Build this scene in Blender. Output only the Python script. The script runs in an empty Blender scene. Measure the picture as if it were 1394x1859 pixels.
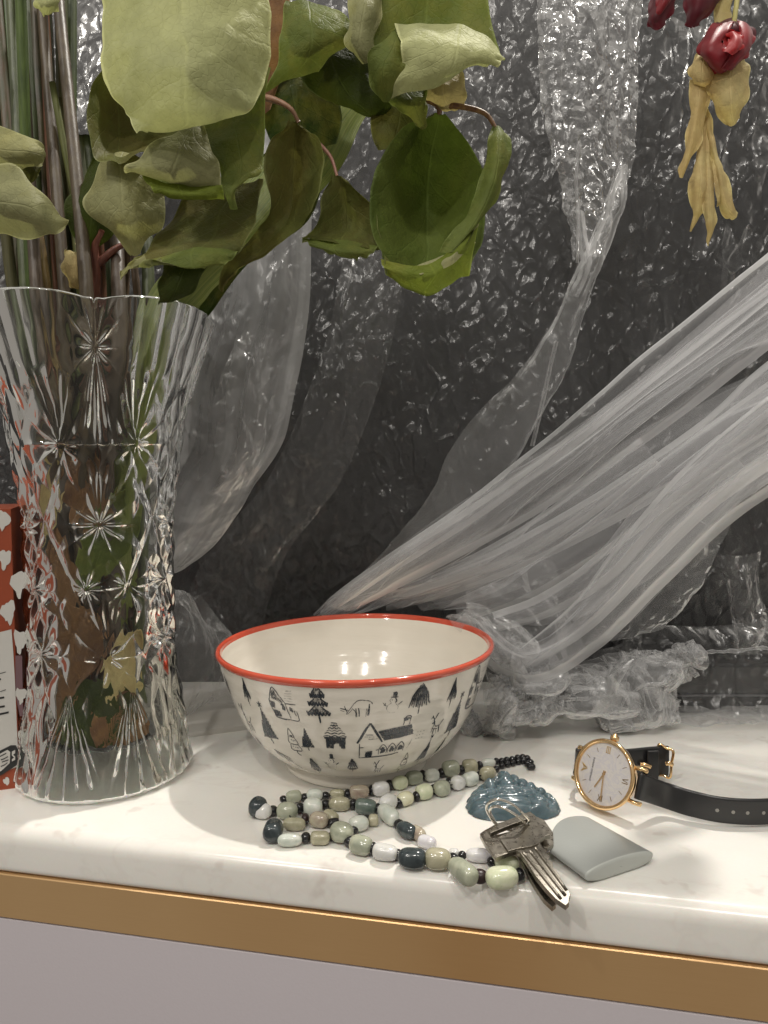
import bpy, math, random
import numpy as np
from mathutils import Vector, Matrix
random.seed(7); np.random.seed(7)
sc = bpy.context.scene
# ------------------------------------------------------------------ camera
W, H, F, CZ = 1394., 1859., 1342., .161
PITCH = math.radians(3.8)
cam = bpy.data.cameras.new('camera'); camo = bpy.data.objects.new('camera', cam)
sc.collection.objects.link(camo); sc.camera = camo
camo.location = (0, 0, CZ); camo.rotation_euler = (math.pi/2 - PITCH, 0, 0)
cam.sensor_fit = 'VERTICAL'; cam.sensor_height = 36; cam.lens = 36*F/H
cam.clip_start = .01; cam.clip_end = 50
# ------------------------------------------------------------------ room light
w = bpy.data.worlds.new("World"); sc.world = w; w.use_nodes = True
bg = w.node_tree.nodes['Background']
bg.inputs[0].default_value = (1.0, .95, .90, 1); bg.inputs[1].default_value = 1.
_t = w.node_tree; _c = _t.nodes.new('ShaderNodeTexCoord'); _s = _t.nodes.new('ShaderNodeSeparateXYZ'); _r = _t.nodes.new('ShaderNodeValToRGB')
_t.links.new(_c.outputs['Generated'], _s.inputs[0]); _m = _t.nodes.new('ShaderNodeMath'); _m.operation = 'MULTIPLY_ADD'; _m.inputs[1].default_value = .5; _m.inputs[2].default_value = .5
_t.links.new(_s.outputs[2], _m.inputs[0]); _t.links.new(_m.outputs[0], _r.inputs[0]); _t.links.new(_r.outputs[0], bg.inputs[0])
_e = _r.color_ramp.elements; _e.new(.5); _e[0].position = .0; _e[0].color = (.19, .165, .14, 1); _e[1].position = .48; _e[1].color = (.23, .212, .19, 1); _e[2].position = 1.; _e[2].color = (.52, .49, .44, 1)
def lamp(name, loc, aim, power, radius=.03, col=(1, .945, .87), spot=None, blend=.3, size=None):
    ld = bpy.data.lights.new(name, 'AREA' if size else ('SPOT' if spot else 'POINT'))
    ld.energy = power; ld.color = col
    if size: ld.shape = 'RECTANGLE'; ld.size, ld.size_y = size
    else: ld.shadow_soft_size = radius
    if spot: ld.spot_size = math.radians(spot); ld.spot_blend = blend
    o = bpy.data.objects.new(name, ld); sc.collection.objects.link(o); o.location = loc
    o.rotation_euler = (Vector(aim)-Vector(loc)).to_track_quat('-Z', 'Y').to_euler()
    return o
lamp('ceiling_downlight', (.40, .80, 1.6), (.02, .30, 0), 66, .022)
for k_, (x_, y_, p_) in enumerate(((-.75, -.35, 13), (-.25, -.75, 17), (.35, -.75, 15), (-.95, -1.1, 26))):
    lamp('ceiling_downlight', (x_, y_, 1.55), (0, .4, .1), p_, .028, col=(1, .95, .88))
sc.view_settings.view_transform = 'Standard'; sc.view_settings.look = 'None'
sc.view_settings.exposure = .2; sc.view_settings.gamma = 1
sc.render.engine = 'CYCLES'
cy = sc.cycles
cy.max_bounces = 24; cy.transparent_max_bounces = 28; cy.transmission_bounces = 20; cy.glossy_bounces = 6
cy.diffuse_bounces = 4; cy.caustics_refractive = True; cy.caustics_reflective = True; cy.blur_glossy = .5
cy.sample_clamp_indirect = 6; cy.use_denoising = True; cy.use_adaptive_sampling = True; cy.adaptive_threshold = .018
# ------------------------------------------------------------------ pixel -> place
def ray(px, py):
    dx = (px-W/2)/F; dy = (H/2-py)/F
    return np.array((dx, math.cos(PITCH)+dy*math.sin(PITCH), -math.sin(PITCH)+dy*math.cos(PITCH)))
CAM = np.array((0, 0, CZ))
def on(px, py, z=0.): d = ray(px, py); return CAM + d*((z-CZ)/d[2])
def at(px, py, Y): d = ray(px, py); return CAM + d*(Y/d[1])
# ------------------------------------------------------------------ noise
def _h(ix, iy, s):
    n = (ix.astype(np.int64)*374761393 + iy.astype(np.int64)*668265263 + s*974634777) & 0x7fffffff
    n = ((n ^ (n >> 13))*1274126177) & 0x7fffffff
    return ((n ^ (n >> 16)) & 0xffff)/65535.
def vn(x, y, s=0):
    x = np.asarray(x, float); y = np.asarray(y, float)
    ix = np.floor(x); iy = np.floor(y); fx = x-ix; fy = y-iy
    fx = fx*fx*(3-2*fx); fy = fy*fy*(3-2*fy)
    return (_h(ix, iy, s)*(1-fx)+_h(ix+1, iy, s)*fx)*(1-fy)+(_h(ix, iy+1, s)*(1-fx)+_h(ix+1, iy+1, s)*fx)*fy*1.-.5
def fbm(x, y, s=0, o=4):
    r = 0; a = 1.
    for k in range(o): r = r+a*vn(x*2**k+17*k, y*2**k-9*k, s+k); a *= .5
    return r
def tri(x, y, s=0):
    """random heights joined by flat triangles: the facets of crumpled film"""
    x = np.asarray(x, float); y = np.asarray(y, float); ix = np.floor(x); iy = np.floor(y); fx = x-ix; fy = y-iy
    a, b, c, d = _h(ix, iy, s), _h(ix+1, iy, s), _h(ix, iy+1, s), _h(ix+1, iy+1, s); k = _h(ix, iy, s+99) > .5
    t1 = np.where(fx+fy < 1, a+(b-a)*fx+(c-a)*fy, d+(c-d)*(1-fx)+(b-d)*(1-fy)); t2 = np.where(fx > fy, a+(b-a)*fx+(d-b)*fy, a+(d-c)*fx+(c-a)*fy)
    return np.where(k, t1, t2)
def crease(x, y, s=0, o=4):
    r = 0; a = 1.; x = x+.55*vn(x*.8, y*.8, s+60); y = y+.55*vn(x*.7+9, y*.9, s+61)
    for k in range(o):
        r = r+a*(tri(x, y, s+5*k)-.15); x, y = 1.93*(x*.62-y*.78)+.3*vn(x*2, y*2, s+70+k), 1.93*(x*.78+y*.62); a *= .52
    return r
def smooth(a, b, x): t = np.clip((x-a)/(b-a), 0, 1); return t*t*(3-2*t)
# ------------------------------------------------------------------ object helpers
COL = sc.collection
def link(o, parent=None):
    COL.objects.link(o)
    if parent is not None: o.parent = parent
    return o
def tag(o, label=None, cat=None, group=None, kind=None):
    for k, v in (('label', label), ('category', cat), ('group', group), ('kind', kind)):
        if v: o[k] = v
    return o
def empty(name, loc, label, cat, group=None):
    o = bpy.data.objects.new(name, None); o.empty_display_size = .02; link(o); o.location = loc
    bpy.context.view_layer.update() if False else None
    return tag(o, label, cat, group)
def mesh(name, V, Fc, mat, parent=None, smoothing=True, uv=None, midx=None, wnorm=False):
    """V are WORLD positions; parent empties are unrotated so a child is shifted by its parent's location"""
    V = np.asarray(V, float)
    org = np.zeros(3)
    if parent is not None:
        p = parent
        while p is not None: org = org+np.array(p.location); p = p.parent
    me = bpy.data.meshes.new(name)
    if isinstance(Fc, np.ndarray):
        n = len(Fc); k = Fc.shape[1]
        me.vertices.add(len(V)); me.vertices.foreach_set('co', (V-org).astype(np.float32).ravel())
        me.loops.add(n*k); me.loops.foreach_set('vertex_index', Fc.astype(np.int32).ravel())
        me.polygons.add(n); me.polygons.foreach_set('loop_start', np.arange(0, n*k, k, dtype=np.int32))
        me.polygons.foreach_set('loop_total', np.full(n, k, np.int32)) if False else None
        me.update(calc_edges=True)
    else:
        me.from_pydata([tuple(v) for v in (V-org)], [], [tuple(int(i) for i in f) for f in Fc]); me.update()
    for m in (mat if isinstance(mat, (list, tuple)) else [mat]): me.materials.append(m)
    if midx is not None: me.polygons.foreach_set('material_index', np.asarray(midx, np.int32))
    if uv is not None:
        l = me.uv_layers.new(name='UVMap'); li = np.empty(len(me.loops), np.int32); me.loops.foreach_get('vertex_index', li)
        l.data.foreach_set('uv', np.asarray(uv, np.float32)[li].ravel())
    if smoothing: me.polygons.foreach_set('use_smooth', np.ones(len(me.polygons), bool))
    me.validate(); me.update()
    return link(bpy.data.objects.new(name, me), parent)
def gridf(nu, nv, cu=False, off=0):
    """faces of a grid stored row-major (nu rows of nv points); cu closes across columns"""
    i = np.arange(nu-1)[:, None]; j = np.arange(nv if cu else nv-1)[None, :]; jn = (j+1) % nv
    a = i*nv+j; b = i*nv+jn; c = (i+1)*nv+jn; d = (i+1)*nv+j
    return np.stack([a+0*b, b+0*a, c, d], -1).reshape(-1, 4)+off
def cr(P, n, closed=False):
    """Catmull-Rom resample of points P (k,dim) to n"""
    P = np.asarray(P, float); k = len(P)
    if k == 1: return np.repeat(P, n, 0)
    if closed: t = np.linspace(0, k, n, endpoint=False); g = lambda i: P[i % k]
    else: t = np.linspace(0, k-1-1e-9, n); Q = np.concatenate([(2*P[0]-P[1])[None], P, (2*P[-1]-P[-2])[None]]); g = lambda i: Q[i+1]
    i = np.floor(t).astype(int); f = (t-i).reshape((-1,)+(1,)*(P.ndim-1))
    p0, p1, p2, p3 = g(i-1), g(i), g(i+1), g(i+2)
    return .5*((2*p1)+(-p0+p2)*f+(2*p0-5*p1+4*p2-p3)*f*f+(-p0+3*p1-3*p2+p3)*f**3)
def loft(rows, nu, nv):
    """rows of (px,py,Y cm) -> (nu,nv,3) world points"""
    m = max(len(r) for r in rows)
    R = np.array([cr([at(x, y, Y/100.) for x, y, Y in r], 33) for r in rows])
    R = cr(R, nu)
    R = np.swapaxes(cr(np.swapaxes(R, 0, 1)[::4], nv), 0, 1)
    return R
def gnormals(G):
    du = np.gradient(G, axis=0); dv = np.gradient(G, axis=1)
    n = np.cross(dv, du); n /= (np.linalg.norm(n, axis=-1, keepdims=True)+1e-12); return n
def face_cam(G):
    n = gnormals(G); s = np.sum(n*(CAM-G), -1).mean()
    return G if s > 0 else G[:, ::-1]
def tube(P, r, n=10, closed=False, cap=True):
    """P (k,3), r scalar or (k,) -> verts, faces"""
    P = np.asarray(P, float); k = len(P); r = np.broadcast_to(np.asarray(r, float), (k,))
    T = np.gradient(P, axis=0) if not closed else (np.roll(P, -1, 0)-np.roll(P, 1, 0))
    T /= np.linalg.norm(T, axis=1, keepdims=True)+1e-12
    up = np.array((.12, -.3, .9)); N = np.zeros_like(P)
    u = np.cross(T[0], up); 
    if np.linalg.norm(u) < .1: u = np.cross(T[0], (1, 0, 0))
    for i in range(k):
        u = u-T[i]*np.dot(u, T[i]); u /= np.linalg.norm(u)+1e-12; N[i] = u
    B = np.cross(T, N); a = np.linspace(0, 2*math.pi, n, endpoint=False)
    V = P[:, None]+r[:, None, None]*(N[:, None]*np.cos(a)[None, :, None]+B[:, None]*np.sin(a)[None, :, None])
    Fc = gridf(k, n, True)
    if closed:
        j = np.arange(n); Fc = np.vstack([Fc, np.stack([(k-1)*n+j, (k-1)*n+(j+1) % n, (j+1) % n, j], -1)])
    V = V.reshape(-1, 3)
    if cap and not closed:
        V = np.vstack([V, P[0]-T[0]*r[0]*.35, P[-1]+T[-1]*r[-1]*.35]); j = np.arange(n); a0 = len(V)-2
        e1 = np.stack([j, (j+1) % n, np.full(n, a0), np.full(n, a0)], -1); e2 = np.stack([(k-1)*n+(j+1) % n, (k-1)*n+j, np.full(n, a0+1), np.full(n, a0+1)], -1)
        Fl = [tuple(f) for f in Fc]+[tuple(f[:3]) for f in e1]+[tuple(f[:3]) for f in e2]
        return V, Fl
    return V, [tuple(f) for f in Fc]
def join(parts):
    V = []; Fc = []; o = 0; M = []
    for i, (v, f) in enumerate(parts):
        V.append(np.asarray(v)); Fc += [tuple(int(x)+o for x in q) for q in f]; M += [i]*len(f); o += len(v)
    return np.vstack(V), Fc, M
def lathe(prof, n=96, cx=0, cyy=0):
    prof = np.asarray(prof); a = np.linspace(0, 2*math.pi, n, endpoint=False)
    V = np.stack([cx+prof[:, 0, None]*np.cos(a), cyy+prof[:, 0, None]*np.sin(a), prof[:, 1, None]+0*a], -1)
    return V.reshape(-1, 3), gridf(len(prof), n, True)
def box(x0, x1, y0, y1, z0, z1, bev=0.):
    import bmesh
    bm = bmesh.new(); bmesh.ops.create_cube(bm, size=1)
    for v in bm.verts: v.co = Vector(((x0+x1)/2+v.co.x*(x1-x0), (y0+y1)/2+v.co.y*(y1-y0), (z0+z1)/2+v.co.z*(z1-z0)))
    if bev: bmesh.ops.bevel(bm, geom=bm.edges[:], offset=bev, segments=3, affect='EDGES', profile=.5)
    bm.verts.index_update(); V = np.array([v.co[:] for v in bm.verts]); Fc = [tuple(v.index for v in f.verts) for f in bm.faces]; bm.free(); return V, Fc
def prism(poly, thick, nrm=None, hole=None, bev=.0002):
    """poly: 3-D points of the upper outline; extruded by thick along -nrm; bevelled by bmesh"""
    import bmesh
    poly = [Vector(p) for p in poly]; nrm = Vector(nrm)
    bm = bmesh.new()
    def ring(pp): return [bm.verts.new(p) for p in pp]
    r = ring(poly); es = [bm.edges.new((r[i], r[(i+1) % len(r)])) for i in range(len(r))]
    if hole:
        h = ring([Vector(p) for p in hole]); es += [bm.edges.new((h[i], h[(i+1) % len(h)])) for i in range(len(h))]
    bmesh.ops.triangle_fill(bm, edges=es, use_beauty=True, normal=nrm)
    bmesh.ops.dissolve_limit(bm, angle_limit=.02, verts=bm.verts[:], edges=bm.edges[:], delimit={'NORMAL'}) if not hole else None
    top = bm.faces[:]
    ex = bmesh.ops.extrude_face_region(bm, geom=top)
    for v in [g for g in ex['geom'] if isinstance(g, bmesh.types.BMVert)]: v.co -= nrm*thick
    bmesh.ops.recalc_face_normals(bm, faces=bm.faces[:])
    if bev:
        ed = [e for e in bm.edges if len(e.link_faces) == 2 and e.calc_face_angle(0) > .7]
        bmesh.ops.bevel(bm, geom=ed, offset=bev, segments=2, affect='EDGES', profile=.5)
    bm.verts.index_update(); V = np.array([v.co[:] for v in bm.verts]); Fc = [tuple(v.index for v in f.verts) for f in bm.faces]; bm.free(); return V, Fc
# ------------------------------------------------------------------ material helpers
class NT:
    def __init__(s, name):
        s.m = bpy.data.materials.new(name); s.m.use_nodes = True; s.t = s.m.node_tree; s.t.nodes.clear()
        s.out = s.n('ShaderNodeOutputMaterial')
    def n(s, typ, **kw):
        nd = s.t.nodes.new(typ)
        for k, v in kw.items(): setattr(nd, k, v)
        return nd
    def l(s, a, b): s.t.links.new(a, b)
    def val(s, sock, v):
        if isinstance(v, bpy.types.NodeSocket): s.l(v, sock)
        elif v is not None: sock.default_value = v
    def math(s, op, a, b=None, c=None, clamp=False):
        nd = s.n('ShaderNodeMath', operation=op, use_clamp=clamp); s.val(nd.inputs[0], a); s.val(nd.inputs[1], b); s.val(nd.inputs[2], c); return nd.outputs[0]
    def tc(s, which='Object'): return s.n('ShaderNodeTexCoord').outputs[which]
    def mapping(s, vec, scale=(1, 1, 1), rot=(0, 0, 0), loc=(0, 0, 0)):
        nd = s.n('ShaderNodeMapping'); s.l(vec, nd.inputs[0]); nd.inputs['Scale'].default_value = scale; nd.inputs['Rotation'].default_value = rot; nd.inputs['Location'].default_value = loc; return nd.outputs[0]
    def noise(s, vec, scale, detail=4, rough=.5, dist=0, col=False):
        nd = s.n('ShaderNodeTexNoise'); s.l(vec, nd.inputs['Vector']); nd.inputs['Scale'].default_value = scale; nd.inputs['Detail'].default_value = detail
        nd.inputs['Roughness'].default_value = rough; nd.inputs['Distortion'].default_value = dist; return nd.outputs['Color' if col else 'Fac']
    def vor(s, vec, scale, feature='F1', out='Distance', rnd=1):
        nd = s.n('ShaderNodeTexVoronoi', feature=feature); s.l(vec, nd.inputs['Vector']); nd.inputs['Scale'].default_value = scale; nd.inputs['Randomness'].default_value = rnd; return nd.outputs[out]
    def ramp(s, fac, stops, interp='LINEAR'):
        nd = s.n('ShaderNodeValToRGB'); nd.color_ramp.interpolation = interp; e = nd.color_ramp.elements
        while len(e) < len(stops): e.new(.5)
        for k, (p, c) in enumerate(stops):
            e[k].position = p; e[k].color = (c, c, c, 1) if isinstance(c, (int, float)) else (*c, 1)
        s.l(fac, nd.inputs[0]); return nd.outputs[0]
    def mix(s, f, a, b, mode='MIX'):
        nd = s.n('ShaderNodeMix', data_type='RGBA', blend_type=mode); s.val(nd.inputs[0], f)
        for k, v in ((6, a), (7, b)): s.val(nd.inputs[k], (*v, 1) if isinstance(v, tuple) and len(v) == 3 else v)
        return nd.outputs[2]
    def bump(s, h, strength=.3, dist=.001, nrm=None):
        nd = s.n('ShaderNodeBump'); nd.inputs['Strength'].default_value = strength; nd.inputs['Distance'].default_value = dist; s.l(h, nd.inputs['Height'])
        if nrm is not None: s.l(nrm, nd.inputs['Normal'])
        return nd.outputs[0]
    def pr(s, col=None, rough=None, metal=None, nrm=None, **kw):
        nd = s.n('ShaderNodeBsdfPrincipled')
        s.val(nd.inputs['Base Color'], (*col, 1) if isinstance(col, tuple) and len(col) == 3 else col); s.val(nd.inputs['Roughness'], rough); s.val(nd.inputs['Metallic'], metal)
        if nrm is not None: s.l(nrm, nd.inputs['Normal'])
        for k, v in kw.items(): s.val(nd.inputs[k.replace('_', ' ')], v)
        return nd.outputs[0]
    def mixs(s, f, a, b):
        nd = s.n('ShaderNodeMixShader'); s.val(nd.inputs[0], f); s.l(a, nd.inputs[1]); s.l(b, nd.inputs[2]); return nd.outputs[0]
    def done(s, sh): s.l(sh, s.out.inputs[0]); return s.m
def simple(name, col, rough=.5, metal=0, grain=.0, scale=400, **kw):
    t = NT(name); v = t.tc(); c = (*col, 1); nrm = None
    n = t.noise(v, scale, 3)
    if grain:
        c = t.mix(n, tuple(x*(1-grain) for x in col), tuple(min(1, x*(1+grain)) for x in col)); nrm = t.bump(n, .15, .0003)
    return t.done(t.pr(c, rough, metal, nrm, **kw))
# ------------------------------------------------------------------ materials
def m_marble():
    t = NT('white_marble'); v = t.tc(); wv = t.mix(.06, v, t.noise(v, 7, 4, col=True), 'ADD')
    c = t.mix(t.ramp(t.noise(wv, 9, 5, .6), [(.42, 0), (.7, 1)]), (.785, .765, .715), (.83, .815, .775))
    vein = t.ramp(t.noise(t.mapping(wv, (1, 2.2, 1), (0, 0, .5)), 6, 6, .62), [(.485, 0), (.5, 1), (.515, 0)])
    c = t.mix(t.math('MULTIPLY', vein, .12), c, (.55, .46, .42))
    sp = t.math('MULTIPLY', t.ramp(t.noise(v, 46, 3, .6), [(.64, 0), (.70, 1)]), .30)
    c = t.mix(sp, c, (.46, .38, .34))
    f = t.math('MULTIPLY', t.ramp(t.noise(v, 700, 2), [(.35, 0), (.7, 1)]), .05); c = t.mix(f, c, (.6, .56, .5))
    return t.done(t.pr(c, t.ramp(t.noise(v, 40, 4), [(.3, .14), (.7, .26)]), 0, None, Subsurface_Weight=.08, Subsurface_Scale=.004))
def m_brass():
    t = NT('brushed_brass'); v = t.tc(); s = t.noise(t.mapping(v, (1, 1, 60)), 60, 5, .6)
    c = t.mix(t.math('MULTIPLY', s, .35), (.66, .44, .22), (.84, .60, .33))
    c = t.mix(t.ramp(t.noise(t.mapping(v, (1, 1, .2)), 5, 3, .5), [(.35, 0), (.65, 1)]), c, t.mix(1., c, (.80, .70, .60), 'MULTIPLY'))  # broad lighter and darker stretches: room reflection painted into the brass colour
    return t.done(t.pr(c, t.ramp(t.noise(v, 30, 4), [(.3, .28), (.7, .44)]), .6, t.bump(s, .12, .0003), Anisotropic=.6))
def m_film(name, haze=.08, edge=.5, crk=.3, sc_=1., tint=(.79, .795, .80), rough=.2, spec=1.4, refl=1., streak=0):
    t = NT(name); v = t.tc(); nrm = None
    if crk:
        wv = t.mix(.012, v, t.noise(v, 55*sc_, 2, col=True), 'ADD'); s = t.mapping(wv, (1.25, 1, .62), (0, .62, .2))
        if not name.startswith('clear'): nrm = t.bump(t.vor(s, 120*sc_), crk, .0035/sc_)
        else:
         rdg = t.ramp(t.vor(s, 62*sc_, 'DISTANCE_TO_EDGE'), [(0, 1), (.11, 0)])
         nrm = t.bump(t.math('ADD', t.math('MULTIPLY', rdg, .55), t.math('MULTIPLY', t.vor(s, 135*sc_), .8)), crk, .0040/sc_)
    lw = t.n('ShaderNodeLayerWeight'); lw.inputs[0].default_value = .35
    hz = t.math('ADD', t.math('MULTIPLY', t.math('POWER', lw.outputs['Facing'], 1.5), edge), haze, clamp=True)
    hz = t.math('MULTIPLY', hz, t.ramp(t.noise(v, 20*sc_, 2), [(.3, .78), (.7, 1.15)]), clamp=True)
    if streak:
        uv = t.n('ShaderNodeUVMap').outputs[0]; st = t.noise(t.mapping(uv, (3.6, .6, 1)), 1.6, 3, .5, .6)
        hz = t.math('MULTIPLY', hz, t.ramp(st, [(.34, 1-.72*streak), (.48, 1), (.66, 1+.9*streak)]), clamp=True)
    tr = t.n('ShaderNodeBsdfTransparent'); tr.inputs[0].default_value = (.975, .975, .975, 1)
    df = t.n('ShaderNodeBsdfDiffuse'); df.inputs[0].default_value = (*tint, 1)
    if nrm is not None: t.l(nrm, df.inputs['Normal'])
    tl = t.n('ShaderNodeBsdfTranslucent'); tl.inputs[0].default_value = (*tint, 1)
    body = t.mixs(hz, tr.outputs[0], t.mixs(.4, df.outputs[0], tl.outputs[0]))
    gl = t.n('ShaderNodeBsdfGlossy'); gl.inputs['Roughness'].default_value = rough; gl.inputs[0].default_value = (1, 1, 1, 1)
    fr = t.n('ShaderNodeFresnel'); fr.inputs[0].default_value = spec
    if nrm is not None: t.l(nrm, gl.inputs['Normal'])
    return t.done(t.mixs(t.math('MINIMUM', t.math('MULTIPLY', fr.outputs[0], refl), .32), body, gl.outputs[0]))
def m_glass(name='pressed_glass', ior=1.46, col=(.97, .98, .965), rough=0.):
    t = NT(name); g = t.n('ShaderNodeBsdfGlass'); g.inputs['IOR'].default_value = ior; g.inputs[0].default_value = (*col, 1); g.inputs['Roughness'].default_value = rough
    return t.done(g.outputs[0])
def m_leafparts(name, front, back, gloss=.58, vein=1., blotch=.35, transl=.28, warm=(.30, .26, .06)):
    t = NT(name); v = t.tc(); uv = t.n('ShaderNodeUVMap').outputs[0]
    sp = t.n('ShaderNodeSeparateXYZ'); t.l(uv, sp.inputs[0]); u, vv = sp.outputs[0], sp.outputs[1]
    nz = t.noise(v, 60, 3)
    au = t.math('ABSOLUTE', t.math('ADD', u, t.math('MULTIPLY', t.math('SUBTRACT', nz, .5), .10)))
    mid = t.ramp(au, [(0, 1), (.045, 0)])
    ph = t.math('ADD', t.math('MULTIPLY', vv, 5.2), t.math('ADD', t.math('MULTIPLY', t.math('POWER', au, .8), -1.7), t.math('MULTIPLY', nz, .5)))
    fr = t.math('ABSOLUTE', t.math('SUBTRACT', t.math('FRACT', ph), .5))
    side = t.ramp(fr, [(0, 1), (.055, 0)])
    net = t.ramp(t.vor(v, 330, 'DISTANCE_TO_EDGE'), [(0, 1), (.09, 0)])
    vn_ = t.math('MAXIMUM', t.math('MULTIPLY', mid, .8), t.math('MULTIPLY', side, .30))
    cell = t.noise(v, 190, 4, .6); big = t.noise(v, 26, 4, .6)
    def tone(c):
        c2 = tuple(x*1.35 for x in c); c3 = tuple(x*.62 for x in c)
        q = t.mix(t.ramp(big, [(.3, 0), (.72, 1)]), c3, c2); q = t.mix(.25, q, t.mix(cell, c3, c2))
        q = t.mix(t.math('MULTIPLY', t.ramp(t.noise(v, 22, 5, .7), [(.46, 0), (.62, 1)]), blotch), q, warm)
        q = t.mix(t.math('MULTIPLY', vn_, .38*vein), q, tuple(min(1, x*1.6+.02) for x in c))
        q = t.mix(t.math('MULTIPLY', net, .10), q, c3)
        return t.mix(t.math('MULTIPLY', t.ramp(au, [(.955, 0), (.985, 1)]), .5), q, tuple(min(1, x*1.8+.05) for x in c))
    geo = t.n('ShaderNodeNewGeometry'); c = t.mix(geo.outputs['Backfacing'], tone(front), tone(back))
    hh = t.math('ADD', t.math('MULTIPLY', vn_, -.5), t.math('ADD', t.math('MULTIPLY', t.noise(v, 85, 4, .55), 1.1), t.math('MULTIPLY', net, -.10)))
    nrm = t.bump(t.math('ADD', hh, t.math('MULTIPLY', t.noise(v, 240, 3, .6), .5)), .5, .0018)
    p = t.pr(c, gloss, 0, nrm, Specular_IOR_Level=.16)
    tl = t.n('ShaderNodeBsdfTranslucent'); t.l(t.mix(.5, c, t.mix(1., c, (1.25, 1.3, .5), 'MULTIPLY')), tl.inputs[0]); t.l(nrm, tl.inputs['Normal'])
    return t.done(t.mixs(transl, p, tl.outputs[0]))
def m_stem(name, c1, c2, rough=.45):
    t = NT(name); v = t.tc(); s = t.noise(t.mapping(v, (1, 1, .06)), 420, 4, .6); b = t.noise(v, 45, 4)
    c = t.mix(t.ramp(s, [(.35, 0), (.65, 1)]), c1, c2); c = t.mix(t.math('MULTIPLY', t.ramp(b, [(.52, 0), (.7, 1)]), .6), c, tuple(x*.4 for x in c1))
    return t.done(t.pr(c, rough, 0, t.bump(s, .35, .0006)))
def m_jade(name, c1, c2, sss=.35, rough=.16):
    t = NT(name); v = t.tc(); n = t.noise(v, 160, 5, .6, 1.2); k = t.ramp(t.noise(v, 420, 4, .7), [(.60, 0), (.74, 1)])
    c = t.mix(t.ramp(n, [(.36, 0), (.64, 1)]), c1, c2); c = t.mix(t.math('MULTIPLY', k, .35), c, tuple(x*.35 for x in c1))
    return t.done(t.pr(c, rough, 0, t.bump(t.noise(v, 260, 2), .10, .0006), Subsurface_Weight=sss, Subsurface_Scale=.004, Subsurface_Radius=(1, 1, .8), IOR=1.6))
M = {}
M['marble'] = m_marble(); M['brass'] = m_brass()
M['cabinet'] = simple('lilac_grey_laminate', (.45, .415, .44), .42, grain=.03, scale=900)
M['seam'] = simple('dark_seam', (.03, .022, .015), .7)
M['black_wall'] = simple('black_panel', (.010, .010, .011), .45, grain=.1, scale=30)
M['black_gloss'] = simple('black_plastic', (.008, .008, .009), .22)
M['film'] = m_film('clear_film', .040, .20, .62, .95, rough=.25, refl=1.15)
M['film_bright'] = m_film('clear_film_crumpled', .13, .42, .6, .9, rough=.17, refl=1.8)
M['drape'] = m_film('gathered_film', .20, .7, 0, .8, rough=.5, tint=(.78, .785, .80), spec=1.22, refl=.6, streak=.55)
M['drape_thin'] = m_film('single_layer_film', .16, .6, .4, 1.0, rough=.28, refl=.7)
M['cloudy'] = m_film('cloudy_film', .30, .7, .3, .9, rough=.30, refl=.7, streak=.6)
M['clump'] = m_film('crumpled_film', .15, .85, .35, 1., rough=.26, refl=.55)
M['glass'] = m_glass(); M['interface'] = m_glass('glass_to_water', 1.10, (.98, .985, .97), .07); M['water'] = m_glass('water', 1.33, (1, 1, 1))
# ------------------------------------------------------------------ counter, wall
A = on(0, 1585, -.02); B = on(1394, 1758, -.02); du = (B-A)[:2]/np.linalg.norm((B-A)[:2]); dn = np.array((-du[1], du[0]))  # dn points to the back
O2 = A[:2]
def cpt(s, d, z): q = O2+du*s+dn*d; return (q[0], q[1], z)
def strip(name, prof, mat, s0=-.9, s1=1.1, parent=None, ns=2):
    S = np.linspace(s0, s1, ns); V = [cpt(s, d, z) for s in S for d, z in prof]; return mesh(name, V, gridf(ns, len(prof)), mat, parent)
R = .007
arc = [(R-R*math.sin(a), -R+R*math.cos(a)) for a in np.linspace(0, math.pi/2, 9)]
prof = [(.62, 0.), (.3, 0), (.1, 0), (.03, 0)]+arc+[(0, -.0165)]+[(.003-.003*math.cos(a), -.017-.003*math.sin(a)) for a in np.linspace(.2, math.pi/2, 5)]+[(.02, -.02)]
o = strip('marble_counter', prof, M['marble']); tag(o, kind='structure')
brass = strip('brass_strip', [(.02, -.0203), (.0004, -.0203), (.0, -.0207), (.0, -.0400), (.0004, -.0404), (.02, -.0404)], M['brass'])
for p in brass.data.polygons: p.use_smooth = False
tag(brass, kind='structure')
o = strip('counter_seam', [(.02, -.0403), (.0022, -.0403), (.0022, -.0412), (.02, -.0412)], M['seam']); tag(o, kind='structure')
o = strip('cabinet_front', [(.02, -.0411), (.0006, -.0411), (.0002, -.0415), (.0002, -.5)], M['cabinet']); tag(o, kind='structure')
YW = .535
mesh('dark_wall', [(-1.4, YW, -.02), (1.4, YW, -.02), (1.4, YW, .50), (-1.4, YW, .50)], [(0, 1, 2, 3)], M['black_wall'], smoothing=False)['kind'] = 'structure'
# low rail at the back of the counter (left), seen as grey bands with a bright edge
q = on(300, 1345); q2 = on(470, 1322); dd = (q2-q)/np.linalg.norm(q2-q); nn = np.array((-dd[1], dd[0], 0))
V = []
for s in (-.35, .16):
    for d, z in ((0, .0), (.0005, .0025), (.0015, .003), (.010, .0032), (.0115, .0045), (.0125, .0075), (.022, .008), (.06, .0082)): V.append(q+dd*s+nn*d+np.array((0, 0, z)))
M['rail'] = simple('frosted_rail', (.50, .48, .44), .28, grain=.05, scale=80)
o = mesh('rear_rail', V, gridf(2, 8), M['rail'], smoothing=False); tag(o, kind='structure')
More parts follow.
